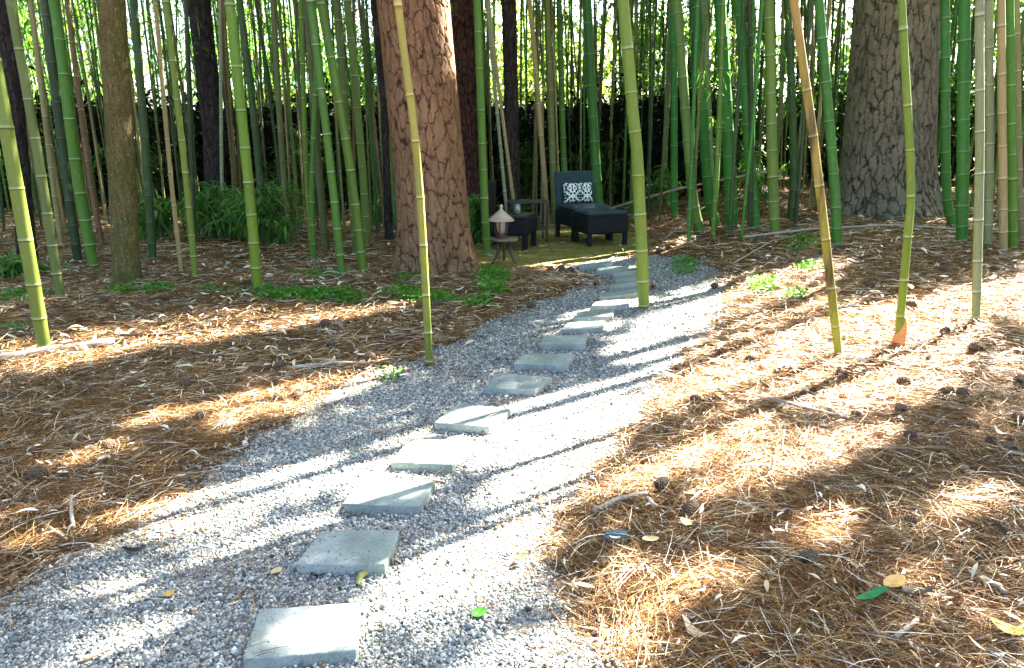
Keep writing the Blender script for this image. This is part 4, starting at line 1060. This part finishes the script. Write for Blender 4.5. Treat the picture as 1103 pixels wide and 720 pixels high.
def weeds(polys):
    V_ = []; o = 0; out = []
    for (cx, cy, rx, ry, n, hh) in polys:
        ang_ = RNG.uniform(0, 2*PI, n); r = np.sqrt(RNG.random(n))
        px = cx+np.cos(ang_)*r*rx; py = cy+np.sin(ang_)*r*ry
        G = np.array([at(a_, b_) for a_, b_ in zip(px, py)]); G[:, 2] = gz(G[:, 0], G[:, 1])
        k = fbm(G[:, 0]*6, G[:, 1]*6) > .38; G = G[k]
        C = np.repeat(G, 9, 0); C = C+RNG.normal(0, 1, C.shape)*np.array([.035, .035, 0])
        C[:, 2] += RNG.uniform(.01, hh, len(C)); m = len(C)
        d = unit(RNG.normal(size=(m, 3))*np.array([1, 1, .4])+np.array([0, 0, .35])); l = RNG.uniform(.02, .045, m)
        pal = np.array([(.06,.22,.016),(.10,.29,.026),(.045,.15,.016),(.14,.29,.04)])
        out.append(leaves(C, d, l, l*.5, pal[RNG.integers(0, 4, m)]*RNG.uniform(.7, 1.2, (m, 1))))
    return merge(out)
V, Fq, c = weeds([(332,326,60,6,420,.07),(300,322,28,3,120,.06),(433,324,22,7,110,.07),(470,328,26,7,120,.06),(532,312,16,14,240,.09),(515,333,14,5,60,.05),(345,300,30,4,60,.05),(440,305,14,5,40,.05),
                  (155,317,38,4,120,.04),(25,326,26,7,70,.05),(238,318,26,4,50,.04),(862,268,20,9,70,.07),(822,312,14,8,70,.05),(852,322,12,6,40,.05),(736,288,14,9,60,.06),(870,292,14,5,40,.05),(1010,236,30,4,60,.06),(12,362,16,5,36,.04),(420,405,4,5,7,.05)])
tag(link('ground_cover', np_mesh('ground_cover', V, Fq, M_leaf, c)), 'patches of small bright green weeds growing through the straw', 'ground cover', kind='stuff')

# ------------------------------------------------------------------ pine cones
def cone_mesh(seed, L=.075, R=.03, open_=1.0):
    rng = np.random.default_rng(seed); m = MB(); n = 95; cols = []
    m.lathe([(R*.25, -L*.5), (R*.62, -L*.3), (R*.66, 0), (R*.5, L*.3), (R*.12, L*.5)], n=9); cols += [(.03, .017, .01)]*45
    for i in range(n):
        t = (i+.5)/n; z = -L*.48+L*.97*t; prof = math.sin(PI*min(1, .16+.84*t))**.75
        a = i*2.39996; up = Vector((0, 0, 1)); rad = Vector((math.cos(a), math.sin(a), 0)); tan = Vector((-math.sin(a), math.cos(a), 0))
        r0 = R*.52*prof; out = (rad*math.cos(.55)+up*math.sin(.55)*(.2+t)).normalized()
        ln_ = R*.55*open_*prof*rng.uniform(.85, 1.15); w = R*.36*prof+.0012; th = .0022
        b0 = rad*r0+Vector((0, 0, z)); tip = b0+out*ln_; nrm = out.cross(tan).normalized()
        v = [b0-tan*w*.6, b0+tan*w*.6, tip+tan*w-out*ln_*.25, tip+out*.001, tip-tan*w-out*ln_*.25]
        vs = [p+nrm*th*.5 for p in v]+[p-nrm*th*.5 for p in v]
        m.add(vs, [(0, 1, 2, 3, 4), (9, 8, 7, 6, 5)]+[(k, 5+k, 5+(k+1) % 5, (k+1) % 5) for k in range(5)])
        f = rng.uniform(.7, 1.2); cb = [(.024*f, .012*f, .006*f)]*2+[(.09*f, .050*f, .027*f), (.24*f, .165*f, .10*f), (.09*f, .050*f, .027*f)]
        cols += cb+cb
    me = m.mesh('pine_cone', M_cone); a = me.attributes.new('col', 'FLOAT_COLOR', 'POINT'); c = np.ones((len(me.vertices), 4), np.float32); c[:, :3] = np.array(cols); a.data.foreach_set('color', c.ravel()); return me
CONES = [cone_mesh(1), cone_mesh(2, .066, .032, 1.15), cone_mesh(3, .085, .03, .8)]
CONE_PX = [(119,492),(218,459),(95,429),(35,497),(200,422),(2,461),(44,527),(303,402),(300,436),(321,431),(808,393),(748,443),(713,537),(1049,384),(1097,424),(1017,432),(1035,434),(922,453),(856,467),(894,452),(969,449),(1046,463),(1066,481),(1087,491),(979,484),(971,422),(905,411),(825,422),(1094,461),(974,573),(869,621),(743,565),(4,565),(357,379),(398,391),(481,350),(478,358),(351,357),(572,331),(642,307),(604,293),(615,295),(593,294),(711,273),(720,270),(703,310),(769,310),(1016,363),(1015,295),(1070,295),(936,313),(980,333),(174,342),(151,349),(113,330)]
LANDM = [((49,382),'the yellow green culm by the fallen pole'),((137,308),'the mossy trunk'),((278,317),'the bright culm before the shrub'),((463,395),'the golden culm'),((471,293),'the reddish pine'),((694,333),'the thick lone culm in the gravel'),
         ((904,391),'the brown sheathed leaning culm'),((965,380),'the bowed culm with the orange foot'),((1051,351),'the pale lone culm near the frame edge'),((958,662),'the green leaf in the shaded straw'),((664,591),'the teal shard in the straw'),((145,597),'the black dead leaf on the gravel'),((1085,705),'the curled yellow leaf'),((612,287),'the patio edge'),((957,233),'the wide grey pine'),((860,450),'the long dry stick in the straw')]
LMP = [(at(*p)[:2], n_) for p, n_ in LANDM]
ORD = ['first', 'second', 'third', 'fourth', 'fifth', 'sixth', 'seventh', 'eighth', 'ninth', 'tenth', 'eleventh', 'twelfth', 'thirteenth', 'fourteenth']
byl = {}
for px, py in CONE_PX:
    P = at(px, py)[:2]; i = min(range(len(LMP)), key=lambda k: np.linalg.norm(LMP[k][0]-P)); byl.setdefault(i, []).append((float(np.linalg.norm(LMP[i][0]-P)), px, py))
rc = random.Random(8)
for i, lst in byl.items():
    for k, (d_, px, py) in enumerate(sorted(lst)):
        P = at(px, py+2); s = rc.uniform(.72, 1.05)*(1.0 if py > 400 else 1.12)
        o = link('pine_cone', rc.choice(CONES)); o.scale = (s, s, s); o.rotation_euler = (PI/2+rc.gauss(0, .25), rc.uniform(0, 6), rc.uniform(0, 6))
        o.location = (P[0], P[1], float(gz(P[0], P[1]))+.034*s)
        o['pc'] = 1; del o['pc']
        tag(o, '%s pine cone out from %s' % (ORD[k], LMP[i][1]) if len(lst) > 1 else 'lone pine cone beside %s' % LMP[i][1], 'pine cone', 'fallen pine cones')

# ------------------------------------------------------------------ poles, sticks, single leaves
def stick(name, px, rads, m, label, cat, lift=.02, n=7, heights=None, kids=()):
    P = []
    for i, (a_, b_) in enumerate(px):
        q = at(a_, b_); q[2] = float(gz(q[0], q[1]))+lift+(heights[i] if heights else 0); P.append(Vector(q))
    base = P[0].copy(); m_ = MB(); pts = [p-base for p in P]
    # subdivide a little and jitter
    fine = []; rr = []
    for i in range(len(pts)-1):
        for k in range(4):
            t = k/4; fine.append(pts[i].lerp(pts[i+1], t)+Vector((rc.gauss(0, 1), rc.gauss(0, 1), rc.gauss(0, .6)))*rads[0]*.18); rr.append((rads[0]+(rads[1]-rads[0])*((i+t)/(len(pts)-1)))*rc.uniform(.92, 1.08))
    fine.append(pts[-1]); rr.append(rads[1]); m_.tube(fine, rr, n)
    for (f, dx, dy, dz, r) in kids:
        b0 = fine[int(f*(len(fine)-1))]; m_.tube([b0, b0+Vector((dx*.5, dy*.5, dz*.6)), b0+Vector((dx, dy, dz))], [r, r*.8, r*.4], 5)
    o = m_.build(name, m, None, True); o.location = base; tag(o, label, cat); return o
stick('fallen_pole', [(-30,398),(40,389),(124,376)], (.030, .026), M_deadwood, 'pale fallen bamboo pole lying across the straw by the thick yellow green culm', 'pole', .03, 10)
stick('fallen_pole', [(640,236),(730,240),(820,247)], (.020, .014), M_deadwood, 'thin pale pole propped through the deep green culms behind the ottoman', 'pole', .03, 8, [.04, .42, .68])
stick('fallen_pole', [(800,262),(880,256),(960,252),(1034,256)], (.014, .008), M_deadwood, 'long thin pale stem lying in front of the wide grey pine', 'pole', .05, 6, [0, .02, .03, .0])
stick('stick', [(820,436),(860,448),(910,459)], (.011, .007), M_deadwood, 'long dry stick in the straw below the leaning culm', 'stick', .03, 6)
stick('stick', [(792,440),(850,436),(897,442)], (.006, .003), M_twig, 'dark forked twig above the long dry stick', 'stick', .02, 5, None, [(.5, .12, .06, .03, .004), (.3, .1, -.07, .02, .003)])
stick('stick', [(1015,497),(960,500),(915,498)], (.012, .006), M_twig, 'dark branch in the straw below the pine cones', 'stick', .03, 6)
stick('stick', [(828,532),(836,505)], (.005, .003), M_twig, 'short twig standing up at the end of the sunny straw streak', 'stick', .02, 5, [0, .06])
stick('stick', [(640,561),(668,552),(696,547)], (.012, .009), M_deadwood, 'pale split cane piece at the edge of the shaded straw', 'stick', .03, 6)
stick('stick', [(695,553),(706,563)], (.011, .010), M_deadwood, 'short pale cane offcut beside the split cane piece', 'stick', .03, 6)
stick('stick', [(612,634),(660,632),(712,627)], (.005, .003), M_deadwood, 'thin pale stem crossing from gravel into straw', 'stick', .02, 5)
stick('stick', [(1052,640),(1070,650),(1080,658)], (.009, .008), M_deadwood, 'pale cane chip in the shaded straw past the green leaf', 'stick', .03, 6)
stick('stick', [(962,705),(985,688)], (.008, .007), M_deadwood, 'pale cane chip below the green leaf', 'stick', .03, 6)
stick('stick', [(81,580),(80,560)], (.008, .006), M_deadwood, 'upright pale bark chip at the gravel edge', 'stick', .03, 5, [0, .03])
stick('stick', [(45,575),(74,589)], (.009, .005), M_deadwood, 'pale bark sliver beside the gravel edge', 'stick', .02, 5)
stick('stick', [(84,718),(120,702)], (.005, .003), M_twig, 'thin dark twig on the gravel by the frame bottom', 'stick', .01, 5)
stick('stick', [(377,438),(394,434)], (.005, .003), M_twig, 'thin dark twig on the shaded gravel', 'stick', .01, 5)
stick('stick', [(310,407),(360,402),(398,398)], (.014, .009), M_deadwood, 'pale branch on sunlit straw near the gravel', 'stick', .03, 6)
stick('stick', [(130,372),(200,368),(262,359)], (.009, .006), M_twig, 'thin stem lying on from the pale fallen pole', 'stick', .03, 5)
stick('stick', [(716,262),(756,245),(772,240)], (.008, .004), M_deadwood, 'arched pale stem on the straw bank', 'stick', .04, 5, [.0, .18, .3])
stick('stick', [(790,290),(830,268),(856,262)], (.008, .005), M_deadwood, 'pale bent stem lying up the straw bank', 'stick', .05, 5)
stick('stick', [(790,255),(812,252),(835,245)], (.010, .007), M_deadwood, 'pale cane on the bank between the deep green culms', 'stick', .05, 5)
stick('stick', [(800,265),(812,280),(824,287)], (.006, .004), M_deadwood, 'short pale stem down the face of the straw bank', 'stick', .05, 5)
stick('stick', [(420,375),(455,364),(470,357)], (.012, .008), M_twig, 'dark brushwood piece behind the golden culm', 'stick', .03, 5, None, [(.4, -.1, .08, .06, .005), (.7, .08, .05, .05, .004)])
stick('stick', [(408,386),(430,378),(452,372)], (.014, .008), M_twig, 'dark brushwood piece in front of the golden culm pile', 'stick', .03, 5, None, [(.5, -.1, -.08, .06, .005)])

def flat_leaf(name, px, py, L, W, rz, m, label, cat='leaf', curl=.3, lift=.012, kid=None):
    P = at(px, py); v = []; f = []; n_ = 9
    for i in range(n_):
        t = i/(n_-1); w = W*math.sin(PI*(.04+.96*t))**.7*.5; x = (t-.5)*L; z = curl*L*((t-.5)**2)
        for s_ in (-1, 0, 1): v.append((x, s_*w, z+(.25*w if s_ else 0)))
    for i in range(n_-1):
        for s_ in (0, 1): a_ = i*3+s_; f.append((a_, a_+3, a_+4, a_+1))
    base_n = len(v); v += [(x, y, z+.0012) for x, y, z in v]; f += [tuple(q+base_n for q in x[::-1]) for x in f]
    me = bpy.data.meshes.new(name); me.from_pydata(v, [], f); me.materials.append(m); me.polygons.foreach_set('use_smooth', [True]*len(f))
    o = link(name, me); o.location = (P[0], P[1], float(gz(P[0], P[1]))+lift); o.rotation_euler = (RNG.normal(0, .12), RNG.normal(0, .12), rz); tag(o, label, cat); return o
ML = {k: m_plain('leaf_'+k, c_, .3, .5, .3, 20) for k, c_ in dict(yellow=(.48,.36,.05), green=(.07,.22,.025), emerald=(.015,.17,.045), olive=(.19,.19,.055), black=(.012,.01,.009), dull=(.40,.31,.08), amber=(.42,.24,.06), buff=(.50,.38,.18)).items()}
flat_leaf('fallen_leaf', 560, 609, .05, .035, 1.0, ML['yellow'], 'small curled yellow leaf on the gravel by the straw edge', lift=.02, curl=1.2)
flat_leaf('fallen_leaf', 517, 664, .05, .045, .4, ML['green'], 'small bright green leaf lying on the gravel')
flat_leaf('fallen_leaf', 937, 663, .11, .030, .15, ML['emerald'], 'long emerald green leaf in the shaded straw', lift=.035)
flat_leaf('fallen_leaf', 145, 598, .075, .035, .4, ML['black'], 'black curled dead leaf at the gravel edge', curl=.9, lift=.016)
flat_leaf('fallen_leaf', 981, 660, .12, .055, -.2, ML['black'], 'dark rotting leaf next to the emerald leaf', curl=.5, lift=.035)
flat_leaf('fallen_leaf', 960, 653, .09, .05, .5, ML['amber'], 'amber leaf lying over the dark rotting leaf', lift=.05)
flat_leaf('fallen_leaf', 344, 623, .05, .03, .3, ML['black'], 'small dark leaf scrap in front of a grey green stepping stone', curl=.8, lift=.012)
flat_leaf('fallen_leaf', 450, 645, .0, .0, 0, ML['buff'], 'x') if False else None
flat_leaf('fallen_leaf', 674, 380, .06, .05, .8, ML['yellow'], 'yellow leaf on the striped sunny gravel')
flat_leaf('fallen_leaf', 183, 645, .04, .03, .8, ML['amber'], 'small amber leaf on the gravel below the black leaf', curl=.6, lift=.014)
flat_leaf('fallen_leaf', 298, 620, .05, .03, 1.3, ML['buff'], 'buff leaf beside the corner of a grey green stepping stone')
flat_leaf('fallen_leaf', 1084, 706, .10, .045, -.9, ML['dull'], 'curled yellow leaf in the straw at the frame corner', curl=.8, lift=.04)
flat_leaf('fallen_leaf', 738, 585, .05, .03, -.9, ML['buff'], 'pale yellow leaf scrap in the shaded straw', lift=.05, curl=.7)
flat_leaf('fallen_leaf', 700, 602, .06, .03, .2, ML['buff'], 'pale leaf beside the teal shard', lift=.04)
# curled sheath piece: a trough of dry sheath, bent
s0 = at(385, 634); s1 = at(396, 621); m_ = MB(); 
pts = [Vector(s0), Vector(s0).lerp(Vector(s1), .45)+Vector((-.005, .01, .012)), Vector(s1)+Vector((0, 0, .006)), Vector(at(408, 618))+Vector((0, 0, .0))]
vs = []; fs = []
for i, p_ in enumerate(pts):
    t_ = (pts[min(i+1, 3)]-pts[max(i-1, 0)]).normalized(); sd_ = t_.cross(Vector((0, 0, 1))).normalized(); r_ = [.009, .012, .010, .003][i]
    for k in range(9):
        q = PI*(-.15+1.3*k/8); vs.append(p_-pts[0]+sd_*math.cos(q)*r_+Vector((0, 0, math.sin(q)*r_*.9)))
for i in range(3):
    for k in range(8): a_ = i*9+k; fs.append((a_, a_+1, a_+10, a_+9))
m_.add(vs, fs); o = m_.build('bamboo_sheath', ML['olive'], None, True); o.location = pts[0]+Vector((0, 0, float(gz(s0[0], s0[1]))+.008)); tag(o, 'curled yellow bamboo sheath in front of a grey green stepping stone', 'sheath')
# teal shard
P = at(664, 592); m_ = MB(); m_.add([(-.05,-.02,0),(.03,-.026,0),(.055,.012,0),(-.03,.025,0),(-.045,-.015,.02),(.03,-.02,.026),(.045,.01,.022),(-.025,.02,.018)], [(3,2,1,0),(4,5,6,7),(0,1,5,4),(1,2,6,5),(2,3,7,6),(3,0,4,7)])
o = m_.build('stone_shard', m_plain('teal_stone', (.085, .135, .13), .35, .7)); o.location = (P[0], P[1], float(gz(P[0], P[1]))+.02); tag(o, 'teal grey stone shard half buried in the straw', 'stone')

# ------------------------------------------------------------------ unseen leaf canopy overhead, its gaps cut to shape the sun patches
def canopy(n):
    x = RNG.uniform(-9, 15, n); y = RNG.uniform(-1.0, 22, n)
    px, py = to_px(x, y, macro(x, y)); lit = np.zeros(n, bool)
    wob = (fbm(x*3, y*3)-.5)*40
    for P in GAPS: lit |= in_poly(P, px+wob, py+wob*.3)
    vis = (py > 255) & (px > -20) & (px < 1120) & (py < 730)
    keep = np.where(lit, RNG.random(n) < .05, np.where(vis, True, RNG.random(n) < .55))
    keep &= (fbm(x*.9+31, y*.9) > .28) | vis
    x = x[keep]; y = y[keep]; m = len(x)
    h = np.maximum(RNG.uniform(6.2, 8.4, m), 1.8+.175*(y+7.2*.95))+RNG.uniform(0, .5, m)
    t_ = h/SUN[2]
    return np.stack([x+SUN[0]*t_, y+SUN[1]*t_, h], -1)
CC = canopy(9500)
# the grove goes on all round the clearing: unseen leafy edges added to keep sky light off the back, open only behind the camera
e1 = np.stack([RNG.uniform(-14, -10.2, 900), RNG.uniform(3, 16, 900), RNG.uniform(.6, 8, 900)], -1); e1[:, 0] -= np.maximum(0, e1[:, 1]-11)*.6
e2 = np.stack([RNG.uniform(10.5, 15, 900), RNG.uniform(2, 15, 900), RNG.uniform(.6, 5.2, 900)], -1); e2[:, 0] += np.maximum(0, e2[:, 1]-12)*.6
e3 = np.stack([RNG.uniform(-12, 13, 1100), RNG.uniform(9, 20, 1100), RNG.uniform(6.3, 11, 1100)], -1); sx, sy = e3[:, 0]-SUN[0]*e3[:, 2]/SUN[2], e3[:, 1]-SUN[1]*e3[:, 2]/SUN[2]
CC = np.vstack([CC, e1, e2, e3])
per = 64; k = len(CC)*per
P = np.repeat(CC, per, 0)+RNG.normal(0, 1, (k, 3))*np.array([.20, .20, .16])
d = unit(RNG.normal(size=(k, 3))*np.array([1, 1, .6])+np.array([0, 0, -.4])); l = .18*np.exp(RNG.normal(0, .25, k))
mid = P+d*(l*.5)[:, None]; tt = mid[:, 2]/SUN[2]; lx = mid[:, 0]-SUN[0]*tt; ly = mid[:, 1]-SUN[1]*tt
gm = np.zeros(k, bool)
for ox, oy in ((0, 0), (.03, .03), (-.03, -.03)): gm |= gap_mask(lx+ox, ly+oy)
keep = ~(gm & (RNG.random(k) > .02)); P = P[keep]; d = d[keep]; l = l[keep]; k = len(P)
V, Fq, c = leaves(P, d, l, l*.24, PAL_B[RNG.integers(0, 5, k)]*RNG.uniform(.8, 1.2, (k, 1)))
tag(link('sun_gap_canopy', np_mesh('sun_gap_canopy', V, Fq, M_leaf, c)), 'unseen leafy tops of the bamboo grove, gaps cut to shape the sun patches', 'canopy', kind='stuff')

# ------------------------------------------------------------------ light and sky
w = bpy.data.worlds.new('World'); sc.world = w; w.use_nodes = True; nt = w.node_tree
bg = nt.nodes['Background']; sky = nt.nodes.new('ShaderNodeTexSky'); sky.sky_type = 'NISHITA'; sky.sun_disc = False
sky.sun_elevation = SUN_EL; sky.sun_rotation = SUN_AZ; sky.air_density = .7; sky.dust_density = 3; sky.ozone_density = 1.0
nt.links.new(sky.outputs[0], bg.inputs[0]); bg.inputs[1].default_value = 0.039
sl = bpy.data.lights.new('sun', 'SUN'); so = bpy.data.objects.new('sun', sl); COL.objects.link(so)
sl.energy = 5.0; sl.angle = math.radians(.5); sl.color = (1, .95, .86)
so.rotation_euler = Vector(SUN).to_track_quat('Z', 'Y').to_euler(); so.location = (8, 8, 14)
vs_ = sc.view_settings; vs_.view_transform = 'Standard'; vs_.look = 'None'; vs_.gamma = 1; vs_.use_curve_mapping = False; vs_.exposure = 4.9
sc.render.engine = 'CYCLES'; sc.cycles.max_bounces = 6; sc.cycles.diffuse_bounces = 4; sc.cycles.transmission_bounces = 4; sc.cycles.transparent_max_bounces = 4
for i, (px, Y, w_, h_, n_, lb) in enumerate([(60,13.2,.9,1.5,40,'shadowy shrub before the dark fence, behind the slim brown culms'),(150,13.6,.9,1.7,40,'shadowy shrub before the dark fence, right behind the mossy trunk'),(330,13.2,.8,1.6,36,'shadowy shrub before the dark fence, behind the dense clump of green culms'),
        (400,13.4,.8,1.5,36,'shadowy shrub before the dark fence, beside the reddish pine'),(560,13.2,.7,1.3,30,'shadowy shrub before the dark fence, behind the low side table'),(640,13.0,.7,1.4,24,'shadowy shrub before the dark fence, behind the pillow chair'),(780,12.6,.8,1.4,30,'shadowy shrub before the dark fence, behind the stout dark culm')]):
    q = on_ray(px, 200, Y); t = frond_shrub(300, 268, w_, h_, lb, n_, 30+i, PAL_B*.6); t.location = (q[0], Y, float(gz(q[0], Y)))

# dark evergreen hedge in front of the fence on the shaded side
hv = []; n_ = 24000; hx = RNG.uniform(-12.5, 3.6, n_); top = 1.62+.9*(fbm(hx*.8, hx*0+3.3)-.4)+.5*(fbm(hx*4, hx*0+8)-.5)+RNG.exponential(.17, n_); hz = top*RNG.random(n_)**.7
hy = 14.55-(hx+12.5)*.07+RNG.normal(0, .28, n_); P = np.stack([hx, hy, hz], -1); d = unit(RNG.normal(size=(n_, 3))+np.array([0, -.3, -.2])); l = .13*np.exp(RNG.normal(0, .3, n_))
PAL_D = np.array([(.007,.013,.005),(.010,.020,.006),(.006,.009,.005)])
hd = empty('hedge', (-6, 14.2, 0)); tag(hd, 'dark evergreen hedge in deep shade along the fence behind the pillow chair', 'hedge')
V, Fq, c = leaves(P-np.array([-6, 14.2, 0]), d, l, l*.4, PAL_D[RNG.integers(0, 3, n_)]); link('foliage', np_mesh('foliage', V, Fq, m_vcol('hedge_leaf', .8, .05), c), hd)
a = MB()
for k in range(21):
    x = -6.2+k*.75; a.tube([(x, .05, -.05), (x+.06, .1, .6), (x-.05, .05, 1.3)], [.03, .022, .01], 6)
a.build('stem', M_wood_trunk, hd)

# leafy bushes closing the view behind the grey pine and the straw bank
for i, (px, Y, w_, h_, lb) in enumerate([(745,17.0,1.3,2.3,'broad green bush beyond the straw bank, next to the end of the fence'),(815,17.4,1.4,2.2,'broad green bush behind the deep green culms of the bank'),(890,16.6,1.3,2.3,'broad green bush just behind the flank of the wide grey pine'),
        (960,17.2,1.4,2.2,'broad green bush hidden largely by the wide grey pine'),(1035,16.4,1.3,2.3,'broad green bush behind the stout deep green culm group'),(1105,17.0,1.4,2.3,'broad green bush behind the straw coloured dead culm')]):
    q = on_ray(px, 200, Y); b = empty('evergreen_bush', (q[0], Y, float(gz(q[0], Y)))); tag(b, lb, 'bush', 'bushes behind the grey pine')
    link('foliage', crown_mesh('foliage', 5200, (0, 0, h_*.48), (w_, .8, h_*.5), .13, np.array([(.03,.07,.02),(.05,.10,.03),(.02,.05,.015)]), M_leaffar, 60), b)
    a = MB()
    for k in range(5): a.tube([(0, 0, -.05), (.2*math.cos(k*1.3), .2*math.sin(k*1.3), h_*.4), (.6*math.cos(k*1.3), .4*math.sin(k*1.3), h_*.8)], [.035, .025, .01], 6)
    a.build('stem', M_wood_trunk, b)
# needles heaped against the feet of the nearer culms
qp = []; dd = []
for o in main_objs:
    if o.location.y < 9.5:
        for _ in range(46):
            a_ = RNG.uniform(0, 6.28); r_ = .03+abs(RNG.normal(0, .06)); x_, y_ = o.location.x+math.cos(a_)*r_, o.location.y+math.sin(a_)*r_
            qp.append((x_, y_, float(gz(x_, y_))+max(.004, .045-.4*r_)*RNG.random())); t_ = a_+PI/2+RNG.normal(0, .7); e_ = RNG.normal(.1, .22); dd.append((math.cos(t_)*math.cos(e_), math.sin(t_)*math.cos(e_), math.sin(e_)))
qp = np.array(qp); dd = np.array(dd); L_ = RNG.uniform(.07, .17, len(qp))
V, Fq, c = ribbons(qp-dd*L_[:, None]*.45, dd, L_, RNG.uniform(.002, .0036, len(qp)), RNG.normal(0, .25, (len(qp), 2)), RNG.uniform(0, 3, len(qp)), np.array([(.19,.09,.025),(.34,.22,.09),(.08,.04,.013),(.5,.4,.24)])[RNG.integers(0, 4, len(qp))])
tag(link('culm_foot_litter', np_mesh('culm_foot_litter', V, Fq, M_straw, c)), 'pine needles heaped round the feet of the culms', 'pine needles', kind='stuff')
